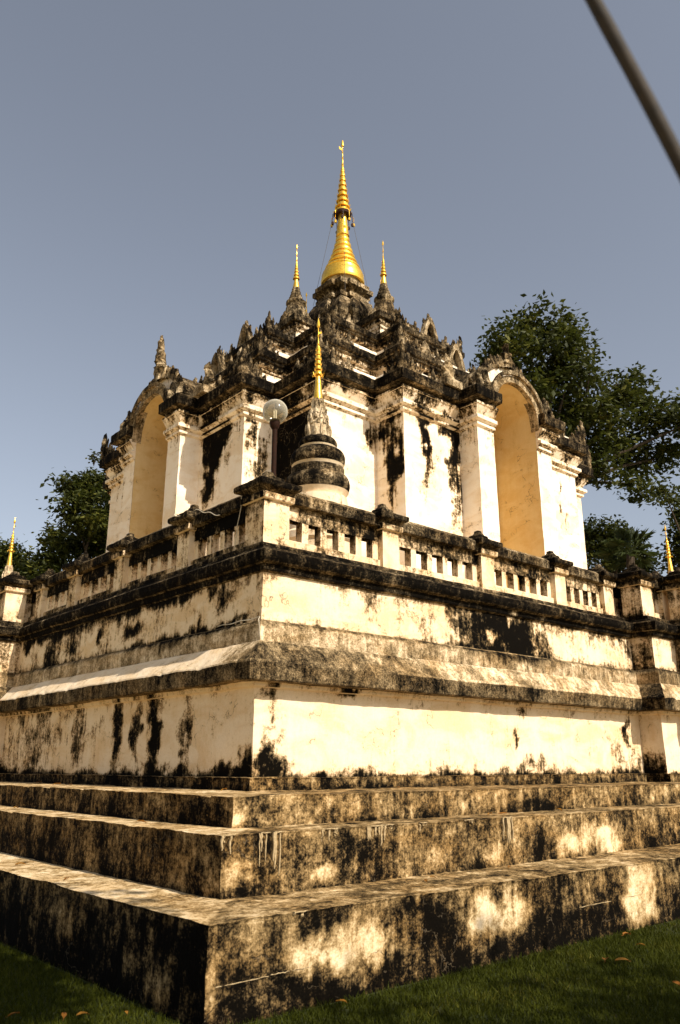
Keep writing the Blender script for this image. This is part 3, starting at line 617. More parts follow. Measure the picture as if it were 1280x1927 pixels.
for off, z, sc in ((.24, 9.96, .80), (-1.16, 11.65, .74), (-2.04, 12.96, .58)):
    for q in range(4):
        for (x, y) in ((-4.92-off, -4.92-off), (-3.29-off*(1 if True else 0), -5.8-off), (-5.8-off, -3.29-off)):
            px, py = (x, y); a = 0.0
            for _ in range(q): px, py = -py, px; a += math.pi/2
            place('corner_antefix', AN[k % 3], chedi, (px+C, py+C, z-.02), a, sc*random.uniform(.92, 1.05)); k += 1
        # the mirrored shoulder on the other end of each arm
        x, y = 3.29+off, -5.8-off; px, py = x, y; a = math.pi/2
        for _ in range(q): px, py = -py, px; a += math.pi/2
        place('corner_antefix', AN[k % 3], chedi, (px+C, py+C, z-.02), a, sc); k += 1

# small upright leaves along the cornice edges
def edge_leaf(seed):
    mb = MB(); flame(mb, (0, 0, -.03), (1, 0, 0), (0, -1, 0), .30, .52, .16, 0, seed, .54, 8, 8)
    for s in (-1, 1): flame(mb, (s*.15, 0, -.03), (1, 0, 0), (0, -1, 0), .18, .30, .13, .04*s, seed+s, .5, 6, 7)
    me = mb.mesh('edge_leaf', ang=50); me.materials.append(M['stone']); return me
EL = [edge_leaf(2), edge_leaf(9)]
for off, z, sc, ss in ((.24, 9.95, .75, (2.5,)), (-1.16, 11.64, .8, (.75, 1.55)), (-2.04, 12.95, .7, (.62,)), (-3.3, 14.15, .0, ())):
    for q in range(4):
        for s in ss:
            for sg in (-1, 1):
                x, y = rot((sg*s, -(5.8+off)+.06), q); place('edge_leaf', EL[int(s*7) % 2], chedi, (x, y, z), -q*math.pi/2, sc)
        for sg in (-1, 1):                                # on the recessed corner blocks
            if sc > 0:
                x, y = rot((sg*(4.1+off*.9), -(4.92+off)+.06), q); place('edge_leaf', EL[q % 2], chedi, (x, y, z), -q*math.pi/2, sc)

# ---- arches over the four niches
def arch_pts(hw, rise, zs, n=30, pw=.86):
    return [(hw*math.cos(math.pi*i/n), zs+rise*max(0, math.sin(math.pi*i/n))**pw) for i in range(n+1)]
def gable_pts(hw, rise, zs, n=20):
    o = []
    for i in range(n+1):
        t = 1-abs(2*i/n-1); o.append(((hw if i <= n/2 else -hw)*(1-t)**.62*(1 if t < 1 else 0), zs+rise*t**.9))
    return o
def arch_band(mb, hw, rise, zs, th, d0, d1, q, dd, amp=.01, top=1.0, fn=None):
    fn = fn or arch_pts; n = 30; inn = fn(hw, rise, zs, n); outp = fn(hw+th, rise+th*top, zs, n)
    def P(s, dist, z): x, y = rot((s, -dist), q); return wobble((x, y, z), amp)
    nd = max(2, int((d1-d0)/.15))
    mb.grid([[P(s, d1-(d1-d0)*j/nd, z) for s, z in outp] for j in range(nd+1)], [dd]*((nd+1)*(n+1)))
    mb.grid([[P(s, d0+(d1-d0)*j/nd, z) for s, z in inn] for j in range(nd+1)], [dd-.2]*((nd+1)*(n+1)))
    for dist, a, b in ((d1, inn, outp), (d0, outp, inn)):
        mb.grid([[P(s0+(s1-s0)*j/3, dist, z0+(z1-z0)*j/3) for (s0, z0), (s1, z1) in zip(a, b)] for j in range(4)], [dd-.1]*(4*(n+1)))
    for i in (0, n):
        (s0, z0), (s1, z1) = inn[i], outp[i]; mb.add([P(s0, d0, z0), P(s0, d1, z0), P(s1, d1, z1), P(s1, d0, z1)], [(0, 1, 2, 3)], dd)
for q in range(4):
    nb = MB(); inn = arch_pts(.84, .99, 9.55, 30)
    prof = [(.84, 4.05+5.5*i/20) for i in range(20)]+inn+[(-.84, 9.55-5.5*(i+1)/20) for i in range(20)]
    def P(s, dist, z): x, y = rot((s, -dist), q); return wobble((x, y, z), .006)
    nb.grid([[P(s, 5.05+1.285*j/8, z) for s, z in prof] for j in range(9)], [.02+.25*max(0, N(s*2, j*.4, z*1.3)) for j in range(9) for s, z in prof])
    ctr = [(0, z if z < 9.55 else 9.55+(z-9.55)*.2) for s, z in prof]
    nb.grid([[P(s*(1-j/6)*1.0, 5.05, z) for s, z in prof] for j in range(7)], [.02]*(7*len(prof)))
    part('niche', nb, 'niche', chedi)
    a = MB(); arch_band(a, .83, 1.0, 9.55, .17, 6.22, 6.46, q, .42); part('front_arch', a, 'stone', chedi)
    a = MB(); arch_band(a, .98, 1.13, 9.6, .10, 6.46, 6.53, q, .56, .012); part('arch_moulding', a, 'stone', chedi)
    a = MB(); arch_band(a, .86, 1.18, 9.6, .34, 5.75, 6.20, q, .22); part('upper_arch', a, 'tower_plaster', chedi)
    a = MB(); arch_band(a, 1.14, 1.44, 9.6, .13, 4.3, 6.26, q, .48, .015); part('vault_roof', a, 'stone', chedi)
    l = rot((1, 0), q); o = rot((0, -1), q)
    for i, (s, z) in enumerate(arch_pts(1.25, 1.56, 9.62, 26)):
        if 3 < i < 23 and i != 13:
            cr = MB(); x, y = rot((s, -6.18), q)
            flame(cr, (x, y, z-.05), (l[0]-C, l[1]-C, 0), (o[0]-C, o[1]-C, 0), .17, .24+.05*(i % 2), .16, 0, i, .54, 6, 7)
            part('crocket', cr, 'stone', chedi)
    x, y = rot((0, -6.2), q); l = rot((1, 0), q); o = rot((0, -1), q); fl = MB(); lv, ov = (l[0]-C, l[1]-C, 0), (o[0]-C, o[1]-C, 0)
    tall = 1.35 if q == 1 else .72; q_w = .52 if q == 1 else .44
    flame(fl, (x, y, 11.0), lv, ov, q_w, tall, .32, 0, 5, .45, 16, 11)
    for s in (-1, 1):
        for k, (dx, h) in enumerate(((.24, .34), (.42, .22))):
            flame(fl, (x+lv[0]*s*dx, y+lv[1]*s*dx, 11.0-.06*k), lv, ov, .22, h, .2, .03*s, 9+k, .45, 7, 8)
    part('apex_finial', fl, 'stone', chedi)
    for s in (-1, 1):                                    # curled creatures at the feet of the arch
        fo = MB()
        for k, (ds, dist, w_, h, ln) in enumerate(((1.12, 6.42, .30, .62, .05), (1.30, 6.36, .34, .50, .10), (1.46, 6.28, .26, .34, .12), (1.22, 6.52, .26, .34, .0))):
            x, y = rot((s*ds, -dist), q); flame(fo, (x, y, 9.93), lv, ov, w_, h, .26, ln*s, 3*k+s, .52, 9, 9)
        part('arch_foot_ornament', fo, 'stone', chedi)
        fo = MB(); x, y = rot((s*1.95, -5.95), q)
        flame(fo, (x, y, 10.1), lv, ov, .52, .78, .24, .04*s, 8+s, .40, 12, 10)
        xx, yy = x-C, y-C; fo.box(x-.28, x+.28, y-.22, y+.22, 9.95, 10.14, .3)
        part('leaf_antefix', fo, 'stone', chedi)
    # little gables standing on the cornices above
    for dist, z, hw, rs in ((4.62, 11.64, .24, .60), (3.74, 12.95, .20, .50)):
        a = MB(); arch_band(a, hw, rs, z, .11, dist-.16, dist+.02, q, .40, .012, 1.7, gable_pts)
        part('gable', a, 'stone', chedi)
        a = MB(); pts = gable_pts(hw+.02, rs, z, 20); x0 = []
        for s, zz in pts:
            xx, yy = rot((s, -(dist-.14)), q); x0.append((xx, yy, zz))
        xx, yy = rot((0, -(dist-.14)), q); a.add(x0+[(xx, yy, z)], [(i, i+1, 21) for i in range(20)], .5); part('gable_panel', a, 'stone', chedi)
        fl = MB()
        for s in (-1, 0, 1):
            x, y = rot((s*hw*.75, -(dist-.1)), q); flame(fl, (x, y, z+rs*(.55 if s else 1.0)+.1), lv, ov, .16, .26, .16, .05*s, s+4, .5, 6, 7)
        part('gable_crest', fl, 'stone', chedi)
    for s in (-1, 1):
        fo = MB(); x, y = rot((s*1.15, -4.55), q); flame(fo, (x, y, 11.63), lv, ov, .46, .50, .2, 0, 15+s, .25, 9, 9); part('leaf_antefix', fo, 'stone', chedi)

# ---------------------------------------------------------------- corner stupas on the platform
def stupa(label, loc, group):
    r = thing('corner_stupa', label, 'stupa', loc, group)
    b = MB(); b.lathe([(.62, 0), (.62, .3), (.56, .34), (.56, .62), (.60, .66), (.60, .76), (.50, .82), (.47, 1.1), (.45, 1.36)], 36, d=.05, wob=.02); part('base', b, 'plaster', r, False)
    def ringd(rr, z, a): return .58+.3*N(math.cos(a)*2, math.sin(a)*2, z*3)
    for (zc, ro, tv, th, ru, zt) in ((1.57, .495, .15, .10, .40, 1.84), (1.99, .42, .14, .10, .28, 2.16), (2.25, .295, .08, .07, .19, 2.36)):
        pr = [(ro-th+th*math.cos(a), zc+tv*math.sin(a)) for a in [R(-75+150*i/9) for i in range(10)]]
        b = MB(); b.lathe(pr+[(ru*1.06, zc+tv*1.04), (ru, zc+tv*1.15), (ru, zt)], 40, dfun=ringd, wob=.035); part('ring', b, 'stone', r, False)
        b = MB(); b.lathe([(ro*.80, zc-tv-.10), (ro*.84, zc-tv-.03), (ro*.95, zc-tv*.72), (ro*.8, zc-tv*.6)], 36, d=-.1); part('neck', b, 'plaster', r, False)
    b = MB(); b.lathe([(.19, 2.3), (.185, 2.36), (.15, 2.58), (.125, 2.7), (.095, 3.0)], 24, d=.05); part('bell', b, 'stone', r, False)
    for row, (z, rr, h, n) in enumerate(((2.33, .175, .26, 10), (2.56, .150, .10, 10), (2.65, .140, .10, 10), (2.74, .125, .10, 9), (2.82, .088, .16, 9))):
        lo = MB()
        for i in range(n):
            a = 2*math.pi*(i+.5*(row % 2))/n; flame(lo, (rr*math.cos(a), rr*math.sin(a), z), (-math.sin(a), math.cos(a), 0), (math.cos(a), math.sin(a), 0), 5.2*rr/n, h, .05, 0, i+row, .12, 5, 7)
        part('lotus_petals', lo, 'stone', r, False)
    g = MB(); g.lathe([(.082, 2.95), (.082, 2.97), (.074, 3.0), (.036, 3.44), (.028, 3.47)], 20); part('gilded_cone', g, 'gold', r, False)
    g = MB(); crown(g, (0, 0), 3.42, 3.92, .072, .038, 6, 8)
    for i in range(6):
        a = i*math.pi/3; g.tube([(.07*math.cos(a), .07*math.sin(a), 3.43), (.095*math.cos(a), .095*math.sin(a), 3.41), (.10*math.cos(a), .10*math.sin(a), 3.45)], .007, 5)
    part('crown', g, 'gold', r, False)
    g = MB(); g.lathe([(.03, 3.90), (.012, 3.95), (.022, 3.97), (.010, 4.0), (.009, 4.1), (.02, 4.12), (.009, 4.14), (.008, 4.26), (.024, 4.28), (.028, 4.32), (.018, 4.37), (.003, 4.44)], 10)
    g.add([(.008, 0, 4.16), (.075, .004, 4.185), (.07, 0, 4.22), (.008, .006, 4.19)], [(0, 1, 2), (0, 2, 3), (0, 3, 1), (1, 3, 2)], 0); part('finial', g, 'gold', r, False)
    return r
GS = 'small stupas at the platform corners'
st0 = stupa('small white stupa with gilded spire behind the front balustrade corner', (2.30, 1.75, 4.06), GS)
st0.rotation_euler = (R(.6), R(-.8), 0)
s2 = copy_tree(st0); s2.location = (2.55, 16.0, 4.06); s2.rotation_euler = (0, 0, .5); s2['label'] = 'gilded spire of a stupa rising behind the far left balustrade'
s3 = copy_tree(st0); s3.location = (17.5, 3.9, 4.06); s3.rotation_euler = (0, R(.8), 1); s3['label'] = 'gilded spire of a stupa beside the palm at right'

# ---------------------------------------------------------------- lamp post
lp = thing('globe_lamp', 'round glass globe lamp on a dark pole behind the balustrade corner', 'lamp', (.70, .70, 4.13))
b = MB(); b.lathe([(.07, -.08), (.07, .04), (.035, .08), (.033, 1.66), (.033, 1.7)], 14); part('pole', b, 'dark_metal', lp, False)
b = MB(); b.lathe([(.036, 1.66), (.06, 1.70), (.072, 1.77), (.062, 1.795), (.03, 1.80)], 18); part('collar', b, 'dark_metal', lp, False)
b = MB(); b.lathe([(max(.004, .165*math.sin(math.pi*(.14+.86*i/22))), 1.915-.165*math.cos(math.pi*(.14+.86*i/22))) for i in range(23)], 32); part('globe', b, 'globe', lp, False, ang=80)
b = MB()
for i in range(4):
    a = i*math.pi/2; x, y = .018*math.cos(a), .018*math.sin(a); b.tube([(x, y, 1.81), (x, y, 1.92), (x*.5, y*.5, 1.935)], .010, 8)
part('lamp_tube', b, 'bulb', lp, False)

# white cord looped over the second post on the left, and a line hanging down
b = MB(); cx, cy, cz = Y0, 2.15, 4.86; pts = []
for i in range(40):
    a = i/39*2*math.pi*1.25; pts.append((cx+.27*math.cos(a)*(1 if math.cos(a) < 0 else .9), cy+.27*math.sin(a), cz-.02-.07*math.sin(a*1.5)**2+.10*max(0, math.sin(a*.8))))
for i in range(14): pts.append((cx-.15-.02*i/14, cy-.28-.05*i, cz+.02-.018*i+.012*math.sin(i)))
b.tube(pts, .006, 5); tag(part('cord', b, 'rope'), 'thin white cord looped round the cap of a left balustrade post', 'cord')
b = MB(); b.tube([(.20+.02*N(i*.5, 1, 0), .62+.16*i/14+.02*N(i*.4, 0, 2), 4.90-.80*i/14) for i in range(15)], .0045, 5)
tag(part('cord', b, 'rope'), 'pale cord hanging down the shaded side left of the corner post', 'cord')
b = MB(); b.tube([(.125+.01*N(i, 0, 0), .95-.85*i/20, 3.175+.006*math.sin(i*.7)) for i in range(21)]+[(.10, .065, 3.165), (.075, .045, 3.14), (.072, .02, 3.05), (.08, .018, 2.96), (.085, .01, 2.92)], .005, 5)
tag(part('cord', b, 'rope'), 'pale cord lying along the plinth ledge and hanging at the wall corner', 'cord')

# ---------------------------------------------------------------- guy cable: staked beside the camera, tied to a limb of the added tree overhead
gd = thing('guy_cable', 'thick dark cable slanting across the upper right corner close by', 'cable', (-3.41, -7.29, 0))
p1, p2 = Vector((-4.0803, -6.7465, 2.7751)), Vector((-3.9979, -6.8143, 2.4323)); dv = (p2-p1)/(p1.z-p2.z)
b = MB(); b.tube([tuple(p2+dv*(p2.z-7*i/90)+Vector((N(i*.2, 0, 0), N(0, i*.2, 5), 0))*.004) for i in range(91)], [.0112+.0012*N(i*.9, 3, 3) for i in range(91)], 14); part('cable', b, 'cable', gd)
b = MB(); e = p2+dv*p2.z; b.tube([(e.x, e.y, -.25), (e.x, e.y, .12)], .02, 8); part('ground_stake', b, 'dark_metal', gd)


# ---------------------------------------------------------------- trees
def tree(name, label, base, blobs, nleaf, ls, seed, group, trunk_r=.35, tw=1.0, mat='leaf', fk=None):
    rnd = random.Random(seed); root = thing(name, label, 'tree', (*base, 0), group)
    tr = MB(); bx, by = base; zmin = min(b[2]-b[3] for b in blobs); cx = sum(b[0] for b in blobs)/len(blobs); cy = sum(b[1] for b in blobs)/len(blobs)
    fork = Vector((bx+(cx-bx)*.5, by+(cy-by)*.5, zmin*.9) if fk is None else fk)
    tr.tube([(bx, by, -.2), (bx+.1, by-.05, zmin*.3), (bx+(fork.x-bx)*.6, by+(fork.y-by)*.6, zmin*.62), tuple(fork)], [trunk_r*1.25, trunk_r, trunk_r*.85, trunk_r*.7], 10)
    part('trunk', tr, 'bark', root)
    lb = MB(); lv, lf, ld = [], [], []
    tot = sum(b[3]**2 for b in blobs)
    for (x, y, z, r) in blobs:
        c = Vector((x, y, z)); mid = fork.lerp(c, .5)+Vector((rnd.uniform(-.5, .5), rnd.uniform(-.5, .5), rnd.uniform(-.2, .6)))
        lb.tube([tuple(fork), tuple(fork.lerp(mid, .5)+Vector((0, 0, .15))), tuple(mid), tuple(mid.lerp(c, .6)), tuple(c)], [trunk_r*.35, trunk_r*.28, trunk_r*.2, trunk_r*.13, trunk_r*.06], 6)
        nt_ = max(8, int(46*tw*r*r)); per = max(4, int(nleaf*r*r/tot/nt_))
        for _ in range(nt_):
            dv = Vector((rnd.gauss(0, 1), rnd.gauss(0, 1), rnd.gauss(0, 1))).normalized(); q = c+dv*r*rnd.uniform(.45, 1.15)*(1 if dv.z > -.3 else .85)
            if rnd.random() < .35: lb.tube([tuple(c.lerp(q, .15)), tuple(c.lerp(q, .6)+Vector((0, 0, .08))), tuple(q)], [trunk_r*.05, trunk_r*.035, trunk_r*.018], 4)
            shade = rnd.random()
            for _k in range(per):
                p = q+Vector((rnd.gauss(0, 1), rnd.gauss(0, 1), rnd.gauss(0, .7)))*ls*1.15
                L = ls*rnd.uniform(.6, 1.25); a = Vector((rnd.gauss(0, 1), rnd.gauss(0, 1), rnd.gauss(-.35, .5))).normalized()
                nn = Vector((rnd.gauss(0, .6), rnd.gauss(0, .6), 1)); s_ = a.cross(nn).normalized()*L*.28; up = s_.cross(a).normalized()*L*.08
                b = len(lv); lv.extend([tuple(p), tuple(p+a*L*.45+s_-up), tuple(p+a*L), tuple(p+a*L*.45-s_-up)]); lf.extend([(b, b+1, b+2), (b, b+2, b+3)])
                ld.extend([min(1, max(0, shade*.6+rnd.random()*.45))]*4)
    part('limbs', lb, 'bark', root)
    cm = MB(); cm.v, cm.f, cm.d = lv, lf, ld
    part('crown', cm, mat, root, smooth=False)
    return root
TG = 'trees behind the temple'
tree('broadleaf_tree', 'large leafy tree towering behind the right niche', (25.6, 13.9), [(23.85, 13.92, 21.28, 1.0), (26.68, 14.3, 22.95, 1.18), (27.61, 13.16, 22.96, 1.06), (26.78, 11.86, 21.05, 1.0), (26.31, 13.23, 21.0, 1.36), (24.98, 14.19, 20.64, 1.13), (24.8, 15.15, 21.41, 0.64), (27.17, 13.64, 19.69, 1.15), (24.57, 13.13, 18.39, 0.97), (26.56, 11.15, 19.4, 0.87), (28.03, 13.09, 18.59, 1.26), (28.18, 11.36, 18.88, 1.11), (29.95, 11.13, 19.95, 0.8), (27.04, 10.63, 16.63, 1.27), (29.51, 10.25, 18.05, 1.11), (31.03, 10.03, 17.58, 1.01), (26.67, 11.85, 16.12, 1.07), (30.36, 11.5, 16.44, 1.25), (31.4, 10.42, 16.1, 0.9), (26.58, 11.15, 14.31, 0.73), (27.8, 10.07, 13.79, 0.73), (26.6, 13.16, 17.34, 1.0), (32.33, 9.77, 18.44, 0.8), (23.52, 15.19, 20.38, 0.31), (30.7, 8.31, 17.19, 1.08)], 15500, .33, 1, TG, .45, .26, fk=(26.2, 13.4, 13.6))
tree('broadleaf_tree', 'dense dark tree beside the left edge of the tower', (10.07, 27.4), [(9.28, 27.16, 13.81, 0.85), (9.9, 26.59, 14.19, 0.74), (7.83, 24.84, 11.92, 0.68), (8.56, 24.32, 11.71, 0.87), (8.57, 27.29, 11.41, 0.72), (9.21, 26.35, 10.83, 0.81), (9.82, 25.56, 12.5, 1.02), (7.58, 26.05, 10.26, 0.59), (7.43, 27.37, 10.01, 0.5), (9.92, 25.22, 10.97, 0.8), (8.17, 26.63, 13.8, 0.37), (6.84, 26.11, 9.0, 0.57), (7.97, 26.21, 9.41, 0.59)], 12000, .27, 2, TG, .3, .32)
tree('broadleaf_tree', 'low dark tree behind the far left gilded spire', (8.4, 33.8), [(8.06, 33.3, 11.76, 0.57), (8.83, 33.85, 11.44, 0.51), (7.97, 33.91, 11.03, 0.57), (9.16, 33.8, 10.78, 0.42), (7.75, 35.11, 11.78, 0.71), (8.11, 32.57, 10.28, 0.49)], 6000, .24, 3, TG, .22)
tree('broadleaf_tree', 'low tree between tower and palm at right', (25.6, 10.9), [(24.78, 10.88, 11.14, 0.49), (24.93, 10.22, 11.03, 0.5), (26.22, 10.26, 10.92, 0.47), (24.58, 10.73, 10.14, 0.5), (24.92, 10.08, 9.96, 0.53), (26.35, 10.17, 10.1, 0.43), (26.32, 12.25, 10.12, 0.41), (27.77, 10.52, 10.89, 0.29), (26.96, 11.09, 9.77, 0.48), (26.31, 9.49, 9.5, 0.38)], 7000, .2, 4, TG, .22, .5)
tree('broadleaf_tree', 'dark tree cut by the right edge beside the gilded spire', (25.6, 7.0), [(25.07, 6.86, 10.54, 0.47), (25.26, 7.17, 9.77, 0.43), (25.97, 6.77, 11.36, 0.73), (26.04, 7.3, 9.28, 0.55), (25.04, 7.36, 9.13, 0.25), (25.63, 7.57, 12.05, 0.22), (22.84, 6.44, 11.36, 0.24)], 5000, .22, 5, TG, .22)

rs = random.Random(12); SB = []
for i in range(30):                                          # unseen crown added to shade the right lawn, out of view behind and above
    SB.append((rs.uniform(-2.5, 6.5), rs.uniform(-15.2, -11.9), rs.uniform(6.4, 8.2), rs.uniform(.7, 1.0)))
SC = []  # unseen crown added to shade the left lawn; one clump holds the cable
for x, y in ((-2.1, -8.9), (-2.6, -8.5), (-2.1, -7.7), (-2.6, -7.2), (-3.2, -9.2), (-3.0, -7.9)): SC.append((x, y, rs.uniform(6.9, 7.6), .72))
SC += [(-5.12, -5.92, 7.1, .45), (-4.2, -8.0, 7.2, .6)]
tree('broadleaf_tree', 'unseen leaning tree added behind the viewpoint to shade the left lawn', (-7.0, -11.0), SC, 11000, .2, 7, TG, .2, .8, fk=(-5.2, -9.8, 5.0))
tree('broadleaf_tree', 'unseen spreading tree added behind the viewpoint to shade the right lawn', (2.6, -13.6), SB, 8000, .2, 6, TG, .3, .7, fk=(2.4, -13.6, 5.0))

def palm(base, top, seed):
    rnd = random.Random(seed); root = thing('fan_palm', 'fan palm with spiky leaves behind the right balustrade', 'palm', (*base, 0))
    t = MB(); t.tube([(base[0], base[1], -.2), (base[0]+.1, base[1], 3), (base[0]*.5+top[0]*.5, base[1]*.5+top[1]*.5, 6), top], [.24, .19, .17, .15], 10); part('trunk', t, 'bark', root)
    T = Vector(top)
    for i in range(20):
        az = i*2.4+rnd.uniform(-.3, .3); el = R(rnd.uniform(-30, 80)); dv = Vector((math.cos(az)*math.cos(el), math.sin(az)*math.cos(el), math.sin(el)))
        L = rnd.uniform(.55, .85); tip = T+dv*L; m = MB(); m.tube([tuple(T), tuple(T+dv*L*.5+Vector((0, 0, .05))), tuple(tip)], [.02, .014, .01], 5, .8)
        s_ = dv.cross(Vector((0, 0, 1))); s_ = s_.normalized() if s_.length > .1 else Vector((1, 0, 0)); nrm = s_.cross(dv).normalized(); tilt = rnd.uniform(-.3, .3); s_ = (s_*math.cos(tilt)+nrm*math.sin(tilt)).normalized()
        for k in range(23):
            a = R(-125+250*k/22); dd = dv*math.cos(a)+s_*math.sin(a); ln = (.62-.14*abs(a)/2.2)*rnd.uniform(.85, 1.1); wv = (dd.cross(nrm)).normalized()*.032
            e = tip+dd*ln+Vector((0, 0, -.18*rnd.random())); mid = tip+dd*ln*.5+nrm*.03
            m.add([tuple(tip), tuple(mid+wv), tuple(e), tuple(mid-wv)], [(0, 1, 2), (0, 2, 3)], rnd.uniform(.1, .8))
        part('frond', m, 'palm', root, smooth=False)
palm((22.4, 8.7), (23.0, 8.15, 9.3), 3)

# carved roof finial of a hall far left
b = MB(); hx, hy = 6.6, 31.5
hl = thing('hall_roof', 'dark roof ridge of a hall with a curling wooden finial at the left edge', 'roof', (hx, hy, 0))
z0 = 11.0
b.tube([(hx, hy, 9.6), (hx+.05, hy, z0), (hx+.02, hy-.02, z0+.7), (hx+.18, hy, z0+1.3), (hx-.05, hy, z0+1.75), (hx+.10, hy, z0+2.2)], [.2, .17, .14, .09, .06, .015], 8); part('ridge_finial', b, 'wood_naga', hl)
b = MB(); b.grid([[(hx-8+4*i*0+8*j/6, hy-3*(1-abs(2*i/10-1))*0+6*(i/10-.5), 10.4-abs(i/10-.5)*7) for i in range(11)] for j in range(7)], [0]*77); b.box(hx-8, hx, hy-2.6, hy+2.6, 0, 7.2); part('gable_roof', b, 'wood_naga', hl)

# weeds rooted in the cornice of the tower
def weed(loc, label, n, hgt, seed):
    rnd = random.Random(seed); root = thing('weed', label, 'plant', loc, 'weeds growing on the tower'); s = MB(); l = MB()
    for i in range(n):
        a = rnd.uniform(0, 6.28); t = Vector(loc)+Vector((math.cos(a)*.25*rnd.random(), math.sin(a)*.25*rnd.random(), hgt*rnd.uniform(.5, 1)))
        m_ = Vector(loc).lerp(t, .5)+Vector((rnd.uniform(-.06, .06), rnd.uniform(-.06, .06), 0)); s.tube([loc, tuple(m_), tuple(t)], [.012, .009, .005], 5)
        for k in range(16):
            p = Vector(loc).lerp(t, rnd.uniform(.45, 1.05))+Vector((rnd.gauss(0, .07), rnd.gauss(0, .07), rnd.gauss(0, .05))); d_ = Vector((rnd.gauss(0, 1), rnd.gauss(0, 1), rnd.gauss(0, .5))).normalized()*.12; w_ = d_.cross(Vector((.2, .1, 1))).normalized()*.035
            l.add([tuple(p), tuple(p+d_*.5+w_), tuple(p+d_), tuple(p+d_*.5-w_)], [(0, 1, 2), (0, 2, 3)], rnd.random())
    part('stems', s, 'bark', root); part('leaves', l, 'leaf', root, smooth=False)
weed((10.6, 6.05, 11.66), 'small leafy weed sprouting from the upper right cornice of the tower', 6, .75, 1)
weed((11.25, 5.45, 11.66), 'thin weed beside the fan shaped ornament on the right cornice', 3, .7, 2)
weed((4.0, 14.2, 9.96), 'weed growing on the far left cornice end', 4, .45, 3)

# ---------------------------------------------------------------- grass
rng = np.random.default_rng(5)
def grass():
    P = []
    def area(x0, x1, y0, y1, dens): n = int((x1-x0)*(y1-y0)*dens); P.append(np.stack([rng.uniform(x0, x1, n), rng.uniform(y0, y1, n)], 1))
    area(-2.2, 3.2, -4.6, -2.33, 5200); area(3.2, 7.0, -4.2, -2.33, 2500); area(-3.4, -1.93, -3.2, 1.6, 5000); area(-4.2, -2.2, -6, -3.2, 1200); area(-2.2, 3, -6.5, -4.6, 1200)
    p = np.concatenate(P); n = len(p); h = rng.uniform(.018, .05, n)*(1+.5*rng.random(n)**4); a = rng.uniform(0, 2*np.pi, n); w_ = rng.uniform(.003, .006, n)
    ln = rng.normal(0, .5, (n, 2))*h[:, None]
    v = np.zeros((n, 3, 3)); v[:, 0, :2] = p+np.stack([np.cos(a)*w_, np.sin(a)*w_], 1); v[:, 1, :2] = p-np.stack([np.cos(a)*w_, np.sin(a)*w_], 1); v[:, 2, :2] = p+ln; v[:, 2, 2] = h
    me = bpy.data.meshes.new('grass'); me.vertices.add(n*3); me.loops.add(n*3); me.polygons.add(n)
    me.vertices.foreach_set('co', v.reshape(-1)); me.loops.foreach_set('vertex_index', np.arange(n*3, dtype=np.int32))
    me.polygons.foreach_set('loop_start', np.arange(0, n*3, 3, dtype=np.int32)); me.update()
    at = me.attributes.new('dirt', 'FLOAT', 'POINT'); pt = np.array([noise.noise((x*1.5, y*1.5, 0)) for x, y in p]); at.data.foreach_set('value', np.repeat(np.clip(rng.random(n)*.8+.25*pt, 0, 1), 3))
    me.materials.append(M['grass']); o = bpy.data.objects.new('grass', me); col.objects.link(o); return o
tag(grass(), 'short green grass growing on the lawn in front of the steps', 'grass', kind='stuff')

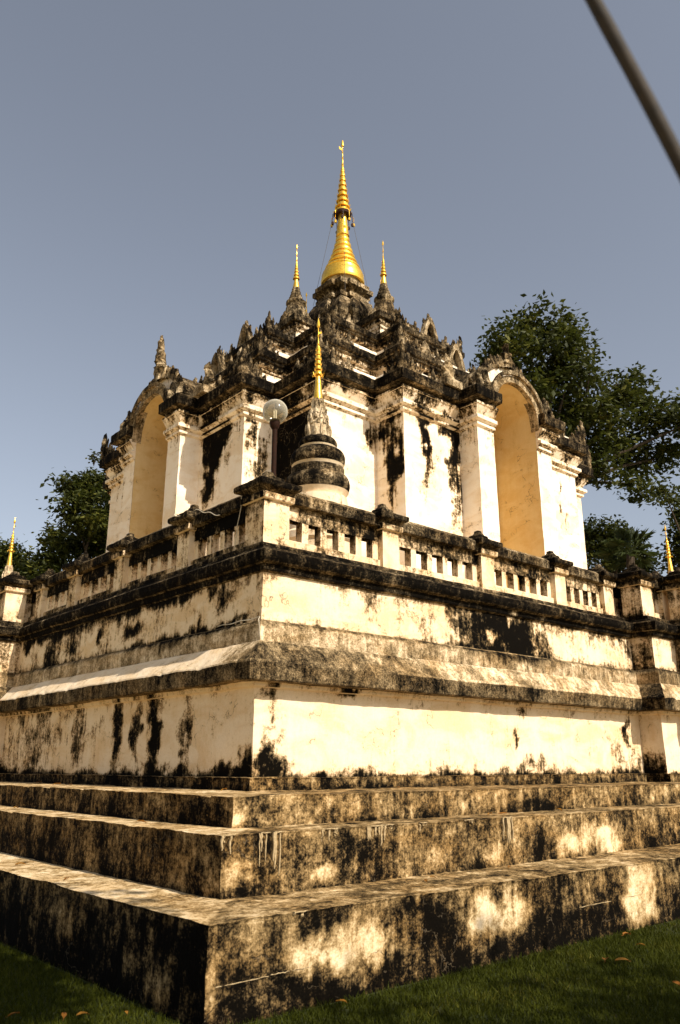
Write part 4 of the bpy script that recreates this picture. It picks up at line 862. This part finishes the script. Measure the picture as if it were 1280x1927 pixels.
# ---------------------------------------------------------------- fallen leaves
def leaf_mesh(seed):
    rnd = random.Random(seed); m = MB(); n = 7; rows = []
    for i in range(n):
        u = i/(n-1); hw = .5*.36*math.sin(math.pi*min(.97, max(.04, u)))**.8; cz = .09*math.sin(u*3)+.04*rnd.random()
        rows.append([(u-.5, -hw, cz+.10), (u-.5, 0, cz), (u-.5, hw, cz+.08)])
    m.grid(rows, [rnd.random()*.9]*(3*n)); m.tube([(-.5, 0, rows[0][1][2]), (-.68, .03, .03)], .012, 4); me = m.mesh('fallen_leaf', ang=60); me.materials.append(M['litter']); return me
LM = [leaf_mesh(i) for i in range(4)]; LG = 'fallen leaves'
leaves = [(1.60, -2.96, 0, .20, .4, 'orange fallen leaf on the right lawn, nearer of two touching leaves'), (1.70, -3.05, 0, .16, 2.0, 'small brown leaf touching the orange leaf on the right lawn'),
 (2.70, -2.51, 0, .22, .1, 'yellow fallen leaf on the lawn close to the lowest right step'), (2.40, -2.82, 0, .12, 1.2, 'tiny yellow leaf in the grass at right'), (1.32, -3.73, 0, .15, .8, 'orange leaf on the grass at the lower right edge'),
 (-.88, -2.44, 0, .12, 1.4, 'reddish leaf in the grass at the foot of the front step'), (-2.47, -1.51, 0, .13, .9, 'curled orange leaf on the dark lawn at bottom left'), (-2.36, -1.55, 0, .12, 2.6, 'brown leaf beside the curled orange leaf at bottom left'),
 (-2.70, -1.26, 0, .12, .2, 'dull brown leaf on the lawn at the far bottom left'), (-2.12, -1.70, 0, .08, 1.0, 'tiny pale leaf by the foot of the left lowest step'),
 (-1.72, .35, .615, .12, .6, 'orange leaf on the lowest left tread, nearest the corner'), (-1.62, 1.75, .615, .13, 2.2, 'brown leaf on the lowest left tread, further from the corner'), (-1.70, 2.5, .615, .12, .3, 'dark curled leaf on the lowest left tread at the left edge'),
 (-1.08, .25, 1.079, .12, .2, 'orange leaf lying on the second left tread'), (-1.12, .14, 1.079, .10, 1.9, 'small brown leaf beside the orange one on the second left tread'), (-1.05, 3.6, 1.079, .14, .5, 'brown leaf on the second left tread at the left edge'),
 (-.45, 3.4, 1.345, .16, .9, 'orange leaf on the third left tread, nearer one of a pair'), (-.42, 3.9, 1.345, .16, .2, 'orange leaf on the third left tread, farther one of a pair'), (-.20, 5.1, 1.345, .15, .4, 'small orange leaf on the third left tread at the left edge'), (-.15, .25, 1.345, .14, .3, 'orange leaf on the third tread just left of the corner'),
 (.62, -1.85, .615, .11, .8, 'dark leaf on the lowest front tread, left of a pair'), (.85, -1.72, .615, .10, 2.4, 'dark red leaf on the lowest front tread, right of a pair'), (2.0, -1.70, .615, .12, .4, 'dark leaf on the lowest front tread under the white patches'),
 (2.35, -1.2, 1.079, .16, .3, 'orange brown leaf on the second front tread'), (2.52, -1.24, 1.079, .13, 1.9, 'dark leaf touching the orange leaf on the second front tread'), (3.7, -1.15, 1.079, .16, .9, 'dark curled leaf on the second front tread farther right'), (1.9, -.25, 1.345, .12, .7, 'brown leaf on the narrow third front tread')]
for i, (x, y, z, s, a, lab) in enumerate(leaves):
    o = bpy.data.objects.new('fallen_leaf', LM[i % 4]); col.objects.link(o); o.location = (x, y, z+(.035 if z == 0 else .008)); o.rotation_euler = (random.uniform(-.2, .2), random.uniform(-.15, .15), a*1.3); o.scale = (s*.75, s*.75, s*.75)
    tag(o, lab, 'leaf', LG)
